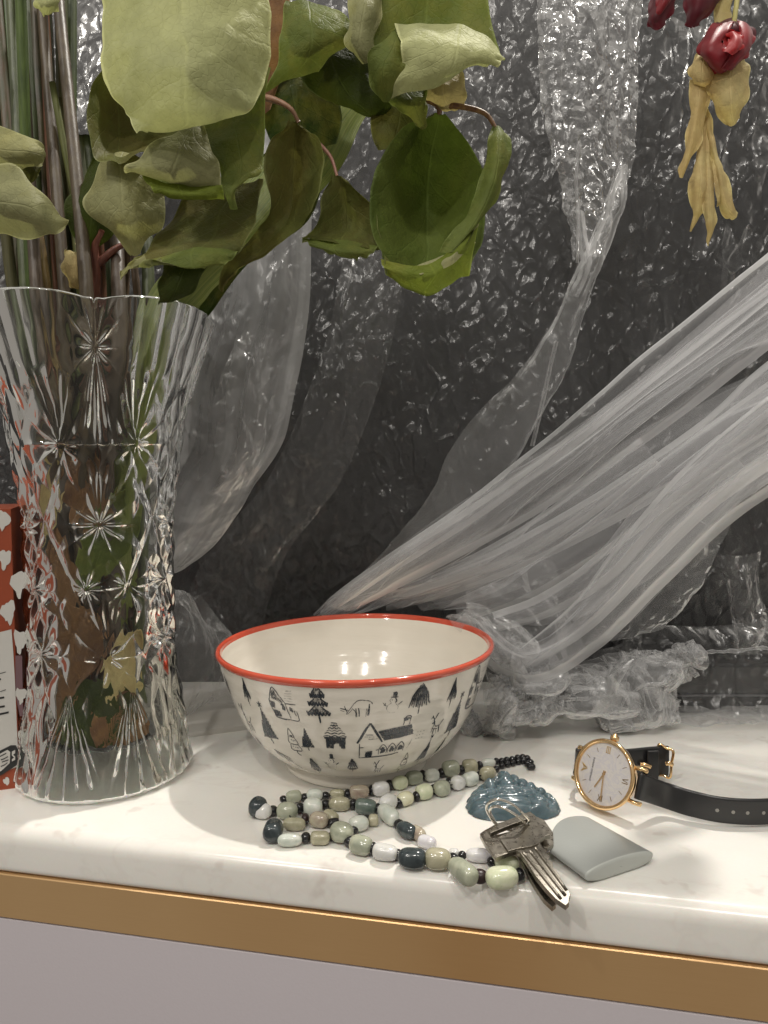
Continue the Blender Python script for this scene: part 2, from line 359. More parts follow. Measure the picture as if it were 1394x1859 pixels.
# black device under the hem, right
t0 = at(1050, 1200, .50); t1 = at(1700, 1190, .50)
V, Fc = box(.098, .5, .462, .53, .0035, .0335, .002)
dev = empty('media_box', (.3, .49, 0), 'low glossy black box under the hem of the clear plastic at the right', 'media box')
mesh('housing', V, Fc, M['black_gloss'], dev, smoothing=False)
V, Fc = box(.11, .5, .468, .524, .0, .0035, 0); mesh('foot', V, Fc, simple('rubber', (.02, .02, .02), .8), dev, smoothing=False)
V, Fc = box(.104, .5, .4605, .462, .013, .0142, 0); mesh('front_line', V, Fc, simple('grey_trim', (.07, .07, .075), .3), dev, smoothing=False)

# ------------------------------------------------------------------ bowl
BX, BY = -.0152, .3925
M['glaze'] = None
t = NT('cream_glaze'); v = t.tc(); n = t.noise(v, 45, 4); sp = t.ramp(t.noise(v, 500, 2), [(.72, 0), (.8, 1)])
c = t.mix(n, (.74, .695, .61), (.80, .76, .68)); c = t.mix(t.math('MULTIPLY', sp, .12), c, (.4, .35, .3))
wav = t.noise(t.mapping(v, (1, 1, 9)), 34, 3)
M['glaze'] = t.done(t.pr(c, .13, 0, t.bump(wav, .16, .0016), Coat_Weight=.4, Coat_Roughness=.04, IOR=1.5))
t = NT('red_rim_glaze'); v = t.tc(); n = t.noise(v, 90, 3); M['red'] = t.done(t.pr(t.mix(n, (.50, .055, .025), (.68, .115, .06)), .12, 0, t.bump(t.noise(v, 60, 2), .15, .001), Coat_Weight=.5))
outer = [(.0372, 0), (.0386, .0012), (.0384, .0030), (.0372, .0050), (.0370, .0062), (.0402, .0076), (.0462, .0118), (.0532, .0200), (.0590, .0305), (.0636, .0430), (.0670, .0530), (.0692, .0615), (.0700, .0645)]
bsc = lambda L: [(r*(1+.036*min(1, max(0, (z-.006)/.02))), z*.957) for r, z in L]
outer = bsc(outer); OP = cr(outer, 90); 
lip = [(.0706+.0000, .0652), (.0711, .0662), (.0712, .0672), (.0707, .0681), (.0699, .0684), (.0690, .0681), (.0685, .0673), (.0682, .0660)]
inner = [(.0680, .0655), (.0672, .061), (.0645, .0500), (.0600, .0400), (.0530, .0290), (.0440, .0190), (.0320, .0120), (.0180, .0085), (.0001, .0075)]
bowl = empty('bowl', (BX, BY, 0), 'round white ceramic bowl with red rim and dark drawings of houses, trees and snowmen', 'bowl')
TILT = math.radians(1.1)
def tiltp(V):
    V = np.array(V, float); x = V[:, 0]-BX; z = V[:, 2].copy()
    V[:, 0] = BX+x*math.cos(TILT)+z*math.sin(TILT)*0; V[:, 2] = z+x*math.sin(TILT)*np.clip(z/.06, 0, 1); return V
def wob(V):
    V = np.array(V, float); a = np.arctan2(V[:, 1]-BY, V[:, 0]-BX); k = 1+.0035*np.sin(2*a+.6)*np.clip(V[:, 2]/.06, 0, 1)+.0012*np.sin(V[:, 2]*900+1.3*np.sin(a*2))*np.clip(V[:, 2]/.03, 0, 1)*(V[:, 2] < .062)
    V[:, 0] = BX+(V[:, 0]-BX)*k; V[:, 1] = BY+(V[:, 1]-BY)*k; return V
V, Fc = lathe(OP, 220, BX, BY); mesh('outer_wall', tiltp(wob(V)), Fc[:, ::-1], M['glaze'], bowl)
lip = bsc(lip); inner = bsc(inner)
V, Fc = lathe(cr(inner, 60), 160, BX, BY); mesh('inner_wall', tiltp(wob(V)), Fc[:, ::-1], M['glaze'], bowl)
V, Fc = lathe(cr([outer[-1]]+lip+[inner[0]], 30), 220, BX, BY); mesh('rim', tiltp(wob(V)), Fc[:, ::-1], M['red'], bowl)
V, Fc = lathe([(.0001, .0045), (.030, .0045), (.0345, .003), (.0358, .0002), (.0372, 0)], 120, BX, BY); mesh('foot_ring', tiltp(V), Fc[:, ::-1], M['glaze'], bowl)
# painted drawings: every drawing is its own part, drawn with brush strokes laid on the curved wall
t = NT('dark_glaze_ink'); v = t.tc(); st = t.noise(t.mapping(v, (1, 1, .55)), 1100, 4, .65)
ink = t.pr(t.mix(st, (.012, .016, .022), (.05, .06, .075)), .2, 0, None, Coat_Weight=.3); tr = t.n('ShaderNodeBsdfTransparent').outputs[0]
M['ink'] = t.done(t.mixs(t.ramp(st, [(.34, .35), (.46, 1)]), tr, ink))
t = NT('thin_wash'); v = t.tc(); st = t.noise(t.mapping(v, (1, 1, .5)), 900, 4, .65)
ink = t.pr((.03, .035, .045), .2); tr = t.n('ShaderNodeBsdfTransparent').outputs[0]
M['wash'] = t.done(t.mixs(t.ramp(st, [(.40, .12), (.60, .85)]), tr, ink))
arcs = np.concatenate([[0], np.cumsum(np.linalg.norm(np.diff(OP, axis=0), axis=1))])
def bowl_pt(th, s, off=.00014):
    th = np.asarray(th); s = np.asarray(s)
    r = np.interp(s, arcs, OP[:, 0]); z = np.interp(s, arcs, OP[:, 1])
    dr = np.interp(s+.0005, arcs, OP[:, 0])-r; dz = np.interp(s+.0005, arcs, OP[:, 1])-z; L = np.hypot(dr, dz)+1e-12
    V = np.stack([BX+r*np.cos(th), BY+r*np.sin(th), z], -1); V = tiltp(wob(V.reshape(-1, 3)))
    n = np.stack([dz/L*np.cos(th), dz/L*np.sin(th), -dr/L], -1).reshape(-1, 3); return V+n*off
def hit_bowl(px, py):
    best = None; d = ray(px, py)
    for tt in np.linspace(.28, .42, 800):
        p = CAM+d*tt; r = math.hypot(p[0]-BX, p[1]-BY); z = p[2]-(p[0]-BX)*math.sin(TILT)*min(1, max(0, p[2]/.06))
        if 0.0066 < z < .0625 and r < np.interp(z, OP[30:, 1], OP[30:, 0]): 
            return math.atan2(p[1]-BY, p[0]-BX), float(np.interp(z, OP[30:, 1], arcs[30:]))
    return None
def strokes_mesh(name, th0, s0, size, strokes, mat2):
    """strokes: (points [(a,b)...] in units of size, width, material index)"""
    Vs = []; Fs = []; mi = []; off = 0
    rloc = float(np.interp(s0, arcs, OP[:, 0]))
    for k, (pts, wd, m_) in enumerate(strokes):
        P = np.array(pts, float)
        if len(P) > 2: P = cr(P, max(6, int(len(P)*3)))
        else: P = np.array([P[0]*(1-f)+P[1]*f for f in np.linspace(0, 1, 5)])
        P = P+np.random.normal(0, .004, P.shape)
        T = np.gradient(P, axis=0); T /= np.linalg.norm(T, axis=1, keepdims=True)+1e-9; N = np.stack([-T[:, 1], T[:, 0]], 1)
        f = np.linspace(0, 1, len(P)); prof_ = (.55+.45*np.sin(math.pi*(f*.85+.1)))*wd*(1+.15*np.random.randn())
        Lp = P+N*prof_[:, None]/2; Rp = P-N*prof_[:, None]/2
        Q = np.stack([Lp, P, Rp], 1).reshape(-1, 2)*size
        Vs.append(bowl_pt(th0+Q[:, 0]*mat2/rloc, s0+Q[:, 1], .00012+.00003*(k % 4))); Fs += [tuple(x) for x in gridf(len(P), 3, False, off)]; mi += [m_]*((len(P)-1)*2); off += len(Q)
    return mesh(name, np.vstack(Vs), Fs, [M['ink'], M['wash']], bowl, midx=mi)
def hatch(poly, step, ang=90, wd=None, m_=0, jit=.1):
    """fill a polygon with brush strokes (scan lines)"""
    a = math.radians(ang); c, s = math.cos(a), math.sin(a); P = [(x*c+y*s, -x*s+y*c) for x, y in poly]; ys = [p[1] for p in P]; out = []; y = min(ys)+step/2
    while y < max(ys):
        xs = sorted(P[i][0]+(y-P[i][1])*(P[(i+1) % len(P)][0]-P[i][0])/(P[(i+1) % len(P)][1]-P[i][1]) for i in range(len(P)) if (P[i][1]-y)*(P[(i+1) % len(P)][1]-y) < 0)
        for j in range(0, len(xs)-1, 2):
            x0, x1 = xs[j], xs[j+1]; x0 += random.uniform(-1, 1)*step*jit; x1 += random.uniform(-1, 1)*step*jit
            if x1-x0 > step*.4: out.append(([(x0*c-y*s, x0*s+y*c), (x1*c-y*s, x1*s+y*c)], wd or step*1.25, m_))
        y += step
    return out
L_ = lambda *p, w=.035, m=0: (list(p), w, m)
def d_solid_tree(star=False):
    r = hatch([(0, .95), (-.26, .12), (.28, .16)], .045, 78)+[L_((0, .14), (.02, -.02), w=.045)]
    if star: r += [L_((-.07, 1.06), (.07, .98), w=.03), L_((.06, 1.07), (-.06, .96), w=.03), L_((0, .93), (0, 1.1), w=.03)]
    return r
def d_feather_tree():
    r = [L_((0, 1), (0, .08), w=.04), L_((0, 1), (-.17, .3), w=.04), L_((0, 1), (.18, .28), w=.045)]
    for k in range(17): x = -.2+.4*k/16; r.append(L_((x*.25, .9-abs(x)*.6), (x*.8, .5), (x, .22+.07*(k % 3)), w=.035, m=(k % 3 == 0)*1))
    return r+[L_((-.02, .25), (0, -.02), w=.035)]
def d_shaggy_tree():
    r = hatch([(0, 1.0), (-.16, .72), (.18, .74)], .05, 70)
    for k in range(20): x = -.36+.72*k/19; r.append(L_((x*.35, .82), (x*.75, .55), (x, .16+.14*((k*7) % 4)/4+abs(x)*.1), w=.04, m=(k % 2)))
    return r+[L_((0, .3), (.0, -.06), w=.04), L_((-.1, .5), (-.12, .2), w=.06)]
def d_tier_tree():
    r = []
    for y, wd, hh in ((.74, .19, .26), (.5, .26, .2), (.2, .32, .26)):
        r += hatch([(-wd*.35, y+hh), (wd*.35, y+hh), (wd, y+.03), (-wd, y)], .045, 75, m_=1)
        n = 7; r += [L_((-wd+2*wd*k/n, y+.10), (-wd+2*wd*(k+.5)/n, y-.02), (-wd+2*wd*(k+1)/n, y+.09), w=.05) for k in range(n)]
        r += [L_((-wd*.3, y+hh), (-wd, y+.03), w=.035), L_((wd*.3, y+hh), (wd, y+.05), w=.035)]
    return r+[L_((0, .18), (.02, -.06), w=.05)]
def d_outline_tree():
    r = [L_((-.06, 1), (-.12, .72), (.0, .68), w=.035), L_((-.06, 1), (.12, .72), (.0, .68), w=.03), L_((-.12, .7), (-.16, .45), (.2, .42), (.1, .7), w=.035), L_((-.1, .44), (-.14, .18), (.1, .14), (.3, .2), (.2, .42), w=.03), L_((.05, .15), (.06, 0), (.16, -.06), w=.04)]
    return r+[L_((x, y), (x+.03, y-.02), w=.04) for x, y in ((-.05, .58), (.02, .55), (.09, .56), (-.05, .33), (.05, .3), (.14, .3))]+hatch([(-.1, .76), (.1, .76), (0, .69)], .03, 0)
def d_small_tree():
    r = hatch([(0, 1), (-.26, .62), (.26, .62)], .07, 70)
    for k in range(9): x = -.34+.68*k/8; r.append(L_((x*.4, .75), (x, .28+.1*(k % 2)), w=.07))
    return r+hatch([(-.3, .3), (.3, .3), (.24, .18), (-.24, .18)], .06, 0)+[L_((0, .3), (0, 0), w=.07)]
def d_house_round():
    r = [L_((-.42, .6), (-.25, 1.0), (-.02, .72), (.14, .5), w=.04), L_((-.42, .6), (-.44, .5), (-.32, -.02), w=.04), L_((-.32, -.02), (0, -.06), (.2, -.05), w=.04), L_((.14, .5), (.24, .0), w=.03), L_((.2, -.05), (.5, -.06), (.52, .1), (.5, .28), w=.03), L_((.14, .5), (.5, .5), w=.03)]
    r += [L_(*[(-.24+.07*math.cos(a), .70+.07*math.sin(a)) for a in np.linspace(0, 6.3, 9)], w=.035)]
    r += hatch([(-.42, .52), (-.26, .52), (-.26, .3), (-.40, .3)], .05, 85)+hatch([(-.38, .25), (-.12, .2), (-.1, .02), (-.33, 0)], .05, 80)+hatch([(-.38, .62), (-.25, .96), (.1, .52), (-.05, .5), (-.2, .58)], .05, 60, m_=1)
    r += hatch([(.0, .5), (.1, .45), (.1, .26), (0, .28)], .05, 80)+hatch([(.26, .4), (.38, .36), (.38, .24), (.27, .26)], .045, 10)
    return r+[L_((.1+.03*k, .6+.08*k), (.42, .6+.085*k), w=.016, m=1) for k in range(5)]+[L_((.42, .3), (.46, .1), w=.05, m=1)]
def d_big_house():
    r = [L_((-.72, .42), (-.42, .98), w=.07), L_((-.42, .98), (-.1, .42), w=.07), L_((-.66, .4), (-.67, -.06), w=.03), L_((-.67, -.06), (0, -.05), (.4, .0), w=.03), L_((.72, .4), (.62, .1), w=.018, m=1)]
    r += hatch([(-.24, .76), (.62, .82), (.72, .52), (-.04, .44)], .045, 5)+[L_((.4, .82), (.42, 1.04), (.56, 1.06), (.56, .82), w=.035)]+hatch([(.4, .95), (.56, .98), (.57, 1.08), (.38, 1.05)], .04, 0)
    r += hatch([(-.5, .14), (-.34, .16), (-.34, -.05), (-.5, -.05)], .045, 85)
    for k, x in enumerate((-.06, .18, .42)):
        r += [L_((x-.1, .02+.02*k), (x-.1, .2), (x, .33+.01*k), (x+.1, .22), (x+.1, .04), w=.025)]+hatch([(x-.06, .05+.02*k), (x-.06, .2), (x, .27), (x+.06, .22), (x+.06, .06+.02*k)], .04, 80)
    r += [L_((-.66, .28), (-.55, .28), w=.02), L_((-.24, .18), (-.16, .18), w=.025), L_((-.55, .6), (-.3, .58), w=.02, m=1), L_((-.52, .66), (-.33, .64), w=.02), L_((-.45, .52), (-.22, .52), w=.02, m=1)]
    return r+[L_((.24, .56), (.3, .66), (.36, .57), w=.022)]
def d_tower():
    r = [L_((-.1, 1), (.1, .98), w=.035)]
    for k, wd in enumerate((.12, .2, .26, .34, .38)):
        y = .9-.1*k; r += [L_(*[(-wd+2*wd*j/6, y+(.02 if j % 2 else -.025)) for j in range(7)], w=.04)]
    r += hatch([(-.34, .44), (.34, .44), (.30, .02), (.16, .02), (.14, .22), (-.04, .22), (-.06, .02), (-.30, .02)], .05, 88)
    return r+hatch([(-.34, .46), (.36, .46), (.34, .38), (-.34, .38)], .04, 0)
def d_snowman():
    r = [L_((-.02, .98), (.1, 1), (.12, .98), w=.03), L_((-.08, .78), (.22, .76), w=.05)]+hatch([(-.02, .98), (.16, 1.0), (.16, .78), (0, .78)], .045, 88)
    r += [L_((-.06, .72), (-.14, .64), (-.06, .52), w=.02, m=1), L_((.1, .74), (.16, .6), (.1, .52), w=.045), L_((-.04, .64), (0, .65), w=.03), L_((-.06, .5), (-.22, .4), (-.24, .2), (-.1, .05), (.14, .03), w=.025, m=1), L_((.12, .46), (.24, .34), (.22, .18), w=.02, m=1)]
    return r+[L_((-.42, .56), (-.32, .42), (-.24, .4), w=.03), L_((-.38, .44), (-.32, .44), (-.3, .54), w=.025), L_((.24, .4), (.42, .54), w=.04)]
def d_deer():
    r = [L_((-.1, .62), (-.26, .84), w=.05), L_((-.1, .64), (.02, .9), w=.05), L_((-.24, .8), (-.3, .7), w=.03), L_((0, .86), (-.06, .76), w=.03), L_((-.14, .62), (-.08, .52), (-.2, .5), w=.06), L_((-.08, .54), (-.14, .1), w=.035), L_((-.08, .5), (.02, .34), (.24, .34), w=.03), L_((.24, .34), (.4, .56), w=.035), L_((.24, .34), (.3, .02), w=.05), L_((.12, .24), (.14, 0), w=.035), L_((-.14, .26), (.2, .2), w=.025), L_((-.02, .24), (-.04, .0), w=.045)]
    return r
def d_grazing():
    return [L_((-.2, .72), (0, .86), (.36, .82), (.5, .74), w=.03), L_((.5, .74), (.54, .66), w=.04), L_((-.2, .72), (-.34, .52), (-.5, .28), (-.54, .2), w=.03), L_((-.54, .2), (-.4, .3), (-.26, .5), w=.025), L_((-.78, .5), (-.44, .4), w=.035), L_((-.6, .6), (-.5, .3), w=.03), L_((-.78, .42), (-.6, .34), w=.025), L_((-.26, .46), (-.14, .3), (-.14, .06), w=.03), L_((-.14, .48), (-.1, .06), w=.045), L_((-.02, .5), (0, .08), w=.045), L_((-.1, .5), (.2, .42), (.38, .46), w=.018, m=1), L_((.3, .46), (.28, .06), w=.03), L_((.42, .66), (.4, .1), w=.05), L_((.36, .44), (.36, .1), w=.045)]
def d_fence():
    return [L_((-.6+.13*k, .75-.03*k), (-.58+.13*k, .5-.04*k), w=.06) for k in range(8)]+[L_((-.65, .72), (.45, .48), w=.03), L_((.3, .5), (.6, .2), w=.025, m=1), L_((-.2, .3), (.1, .26), w=.03), L_((.4, .2), (.75, -.05), w=.05)]
def d_dots(): return [L_((x+.1*y, y), (x+.06+.1*y, y+.03), w=.07) for x in (-.4, -.1, .25) for y in (.8, .5, .2)]
for nm, x, y, h, fn in (
    ('painted_tree', 414, 1245, 50, d_feather_tree), ('painted_tree', 448, 1257, 46, d_feather_tree), ('painted_house', 511, 1277, 52, d_house_round), ('painted_tree', 577, 1281, 60, d_tier_tree),
    ('painted_deer', 652, 1286, 38, d_grazing), ('painted_snowman', 713, 1277, 38, d_snowman), ('painted_tree', 764, 1267, 54, d_shaggy_tree), ('painted_tree', 822, 1259, 50, d_feather_tree), ('painted_house', 865, 1244, 56, d_house_round),
    ('painted_deer', 447, 1300, 44, d_deer), ('painted_tree', 484, 1316, 62, lambda: d_solid_tree(True)), ('painted_tree', 532, 1347, 44, d_outline_tree), ('painted_tree', 556, 1342, 42, d_solid_tree), ('painted_house', 608, 1337, 48, d_tower),
    ('painted_house', 701, 1342, 62, d_big_house), ('painted_dots', 762, 1334, 18, d_dots), ('painted_deer', 791, 1312, 40, d_deer), ('painted_tree', 826, 1301, 62, lambda: d_solid_tree(True)), ('painted_tree', 851, 1300, 36, d_outline_tree),
    ('painted_tree', 472, 1348, 34, d_feather_tree), ('painted_fence', 519, 1374, 26, d_fence), ('painted_tree', 572, 1391, 24, d_small_tree), ('painted_snowman', 602, 1385, 28, d_snowman), ('painted_tree', 640, 1390, 24, d_small_tree), ('painted_deer', 685, 1392, 24, d_deer),
    ('painted_tree', 731, 1386, 28, d_outline_tree), ('painted_tree', 771, 1364, 36, lambda: d_solid_tree(True)), ('painted_tree', 796, 1358, 20, d_feather_tree)):
    c = hit_bowl(x, y)
    if c is None: print('miss', nm, x, y); continue
    b2 = hit_bowl(x, y+h*.5) or hit_bowl(x, y-h*.5); 
    e1 = hit_bowl(x, y+min(6, h*.2)); e2 = hit_bowl(x, y-min(6, h*.2))
    pxl = abs(e2[1]-e1[1])/(2*min(6, h*.2)) if e1 and e2 else .00028
    size = h*pxl; strokes_mesh(nm, c[0], c[1]-size*.48, size, fn(), .00028*h/size)
# ------------------------------------------------------------------ crystal vase
VX, VY = -.1462, .3790
vprof = cr([(.0412, .0), (.0426, .0012), (.0432, .004), (.0420, .012), (.0402, .024), (.0382, .040), (.0368, .056), (.0359, .075), (.0355, .098), (.0360, .120), (.0372, .145), (.0398, .165), (.0432, .185), (.0480, .201), (.0526, .2155), (.0562, .2270), (.0580, .2335)], 400)
vs = np.concatenate([[0], np.cumsum(np.linalg.norm(np.diff(vprof, axis=0), axis=1))]); vt = vs[-1]
NV, NA = 560, 840
S = np.linspace(.004, vt, NV); r0 = np.interp(S, vs, vprof[:, 0]); z0 = np.interp(S, vs, vprof[:, 1])
TH = np.linspace(0, 2*math.pi, NA, endpoint=False); SS, TT = np.meshgrid(S, TH, indexing='ij'); RR = r0[:, None]+0*TT; ZZ = z0[:, None]+0*TT
PHI0 = math.radians(-69)          # a star column faces the camera
T6 = (TT-PHI0)
def stars(zc, th_off, n=6, rad=.0125, pet=12, amp=.0013, stretch=1.0, ph=0):
    k = np.round((T6-th_off)/(2*math.pi/n)); a = (T6-th_off-k*2*math.pi/n)*RR; b = (ZZ-zc)/stretch
    ro = np.hypot(a, b); ang = np.arctan2(b, a)
    env = np.clip(1-ro/rad, 0, 1)**.8; cut = np.abs(np.sin(pet/2*(ang+ph)))
    return amp*(cut**1.1)*env*smooth(0, .0025, ro)+amp*.5*env*0
D = np.zeros_like(TT)
def adist(deg): q = T6-math.radians(deg); return (q+math.pi) % (2*math.pi)-math.pi
def star(deg, zc, rad, st=1., amp=.0013, pet=10):
    a = adist(deg)*RR; b = (ZZ-zc)/st; ro = np.hypot(a, b); ang = np.arctan2(b, a)
    return amp*(np.abs(np.sin(pet/2*ang))**.75)*np.clip(1-ro/rad, 0, 1)**.7*smooth(0, .003, ro)
for base in (0, 180):
    for dg, zc, rad, st in ((0, .216, .010, 1.7), (-24, .172, .013, 1.1), (25, .173, .012, 1.1), (0, .134, .014, 1), (-62, .132, .014, 1.15), (62, .133, .012, 1.1), (-11, .103, .0105, 1), (19, .1035, .0115, 1), (-57, .102, .013, 1.1), (56, .104, .011, 1), (4, .069, .013, 1.25), (-50, .071, .012, 1.1), (55, .074, .011, 1.1)):
        D = np.maximum(D, star(base+dg, zc*.985, rad*1.6, st, amp=.0023))
# long pointed flutes: fans that rise from the stars to the rim and fall to the base
def fan(deg, zc, z_end, wid, nfl, amp):
    a = adist(deg)*RR; f = np.clip((ZZ-zc)/(z_end-zc), 0, 1.2)
    wd = wid*f+.0008; x = a/wd; inside = (np.abs(x) < 1)*((ZZ-zc)*(z_end-zc) > 0)*smooth(1.15, .6, f)
    return amp*np.abs(np.sin(x*nfl*math.pi/2))*inside*np.clip(f*6, 0, 1)*(1-np.abs(x)**4)
for dg in (-76, 76, 104, -104, 180):
    D = np.maximum(D, fan(dg, .158, .236, .021, 5, .0018)); D = np.maximum(D, fan(dg, .158, .12, .010, 3, .0016))
for base in (0, 180):
    D = np.maximum(D, fan(base, .212, .160, .013, 4, .0022)); D = np.maximum(D, fan(base, .212, .236, .012, 4, .0018)); D = np.maximum(D, fan(base-24, .172, .205, .010, 3, .0020)); D = np.maximum(D, fan(base+25, .172, .205, .010, 3, .0020)); D = np.maximum(D, fan(base, .134, .165, .009, 3, .0018)); D = np.maximum(D, fan(base+6, .069, .100, .009, 3, .0018))
    D = np.maximum(D, fan(base+6, .069, .048, .007, 2, .0010))
for k in range(8): D = np.maximum(D, fan(45*k+20, .052, .002, .0185, 5, .0030))
# crossing V grooves that make the big lozenges
for sg in (1, -1):
    q = (T6*4/(2*math.pi)+sg*(ZZ-.069)/.130) ; d = np.abs(q-np.round(q))*(2*math.pi/4)*RR
    D = np.maximum(D, .0022*np.clip(1-d/.0055, 0, 1)*smooth(.20, .18, ZZ)*smooth(.02, .035, ZZ))
sc_r = np.abs(np.cos(3*T6))             # six scallops, dips in front
rise = .0058*(sc_r**.75)-.0052
rise = rise+.0016*np.exp(-((np.abs(T6-np.round(T6/(math.pi/3)+.5)*(math.pi/3)+math.pi/6)-0)/.02)**2)*0
dip = T6/(math.pi/3)-.5; dipd = np.abs(dip-np.round(dip)) ; sc_h = np.abs(np.sin(math.pi*(dip)))  # zero at the dips (30deg offset)
dd0 = T6/(2*math.pi/5); dz = np.abs(dd0-np.round(dd0)); lobe = np.sqrt(np.clip(1-(1-2*dz)**2, 0, 1))  # 0 at theta=0 (front dip), 1 between
rise = -.0062+.0078*lobe**.8+.0022*np.exp(-(dz/.035)**2)
up = smooth(.200, .2335, ZZ)
Zo = ZZ+rise*up*1.0
Ro = RR+.0006-D+.0007*np.abs(np.sin(T6*17))*smooth(.188, .205, ZZ)+.0011*np.abs(np.sin(T6*14+.3*np.sin(ZZ*200)))*smooth(.050, .030, ZZ)+.0010*lobe*up+.0007*(fbm(T6*9, ZZ*70, 5, 2)-.7)*smooth(.235, .21, ZZ)+.0013*np.abs(np.sin(T6*8+ZZ*120))*np.abs(np.sin(T6*8-ZZ*120))*smooth(.215, .19, ZZ)*smooth(.01, .03, ZZ)
thick = .0042
Xo = np.stack([VX+Ro*np.cos(TT), VY+Ro*np.sin(TT), Zo], -1)
# closed body: outer wall, rounded rim, inner wall, inner bottom; underside
th_top = .0011
ni = 150; WL = .168                     # water level
Si = np.linspace(vt, .024, ni)[:, None]+0*TT[:1]; ri = np.interp(Si, vs, vprof[:, 0]); zi = np.interp(Si, vs, vprof[:, 1])
tk = thick*smooth(.2335, .216, zi)+.0019*(1-smooth(.2335, .216, zi))
Ri = ri-tk-.0003; T2 = TH[None]+0*ri; upi = smooth(.200, .2335, zi); Zi = zi+rise[:1]*upi
Ri = Ri+.0010*lobe[:1]*upi
Xi = np.stack([VX+Ri*np.cos(T2), VY+Ri*np.sin(T2), Zi], -1)
rim = []
for a in np.linspace(.25, math.pi-.25, 6):
    mid = (Xo[-1]+Xi[0])/2; half = (Xo[-1]-Xi[0])/2; q = mid+half*math.cos(a); q[:, 2] += .0010*math.sin(a); rim.append(q)
rim = np.array(rim)
def ringz(r, z): return np.stack([VX+r*np.cos(TH), VY+r*np.sin(TH), 0*TH+z], -1)[None]
rb = Ri[-1, 0]; botz = Zi[-1, 0]
bot = np.concatenate([ringz(rb*.93, botz-.0022), ringz(rb*.75, botz-.0038), ringz(rb*.45, botz-.0045), ringz(rb*.02, botz-.0047)])
und = np.concatenate([ringz(.0001, .0055), ringz(.026, .005), ringz(.034, .0025), ringz(.0378, .0004), ringz(.0400, .0), ringz(.0416, .0009)])
vase = empty('crystal_vase', (VX, VY, 0), 'tall pressed crystal glass vase with cut stars and scalloped rim holding flower stems', 'vase')
body = np.concatenate([und, Xo, rim, Xi, bot]); nr = len(body)
Fc = gridf(nr, NA, True)[:, ::-1]
rowz = np.repeat(body[:-1, :, 2].mean(1), NA); rowi = np.repeat(np.arange(nr-1), NA)
inner0 = len(und)+len(Xo)+len(rim)-1
below = ((rowi >= inner0) & (rowz < WL)).astype(int)
# split: the glass shell; its wetted faces carry the glass-to-water index
glass = mesh('glass_shell', body.reshape(-1, 3), Fc, [M['glass'], M['interface']], vase, midx=below)
rw = float(np.interp(WL, z0, r0))-.0043
a = np.linspace(0, 2*math.pi, 96, endpoint=False)
V = [ (VX, VY, WL) ]+[(VX+rr*math.cos(x), VY+rr*math.sin(x), WL+zz) for rr, zz in ((rw*.6, 0), (rw*.93, .0001), (rw*.99, .0007), (rw+.0003, .0014)) for x in a]
Fw = [(0, 1+i, 1+(i+1) % 96) for i in range(96)]+[(1+k*96+i, 1+(k+1)*96+i, 1+(k+1)*96+(i+1) % 96, 1+k*96+(i+1) % 96) for k in range(3) for i in range(96)]
wo = mesh('water', V, Fw, M['water']); tag(wo, 'clear water standing two thirds up inside the crystal vase around the stems', 'water')

# ------------------------------------------------------------------ stems in the vase
def spts(a, b, c, d, n=26): return cr([a, b, c, d], n)
def vin(x, y, z): return np.array((VX+x, VY+y, z))
stem_specs = [  # (inside bottom x,y in m), (crossing of the rim px,py,Ycm), (upper px,py,Ycm), radius mm, c1, c2, label
 ((-.012, .004), (60, 560, 37.5), (35, -60, 36), 3.4, (.045, .075, .015), (.10, .15, .03), 'dark green flower stalk nearest the left edge of the picture'),
 ((.006, -.004), (110, 560, 39), (75, -60, 41), 3.6, (.13, .045, .022), (.20, .085, .035), 'straight red brown flower stalk standing upright in the vase'),
 ((-.004, .010), (30, 560, 40), (8, -60, 42), 3.2, (.05, .09, .02), (.09, .13, .03), 'bright green stalk with a side shoot behind the pale left leaf'),
 ((.010, .008), (150, 560, 40), (115, 180, 41), 3.0, (.09, .11, .03), (.17, .18, .06), 'olive stalk leaning left from the middle of the vase'),
 ((.002, -.012), (185, 545, 36.5), (180, 430, 36.5), 2.6, (.13, .05, .03), (.22, .10, .05), 'short reddish stalk with dried side leaves inside the front rim of the vase'),
 ((.012, -.002), (225, 560, 38), (240, 300, 38), 2.6, (.10, .06, .03), (.16, .10, .05), 'brown stalk rising behind the lowest pale leaf'),
 ((-.016, -.004), (90, 560, 38), (50, 300, 38.5), 2.4, (.16, .10, .03), (.24, .17, .06), 'thin ochre stalk with a node left of the middle'),
 ((.000, .016), (205, 570, 40), (165, 200, 42), 3.3, (.03, .05, .014), (.06, .08, .02), 'very dark green stalk at the back of the vase'),
 ((-.010, .016), (130, 560, 41), (130, -60, 43), 3.6, (.04, .065, .016), (.075, .10, .025), 'thick dark stalk at the back behind the red brown one'),
 ((-.018, .008), (0, 560, 39), (-20, 100, 38), 3.5, (.05, .05, .02), (.11, .10, .04), 'dull olive stalk cut off by the left edge of the picture'),
 ((.016, .006), (250, 560, 39.5), (215, 330, 40), 2.3, (.08, .05, .03), (.13, .085, .05), 'slim grey brown stalk leaning against the right side of the vase'),
 ((.004, .004), (165, 560, 38.5), (95, 150, 38), 2.2, (.12, .14, .04), (.19, .2, .07), 'slim light green stalk crossing behind the red brown one'),
]
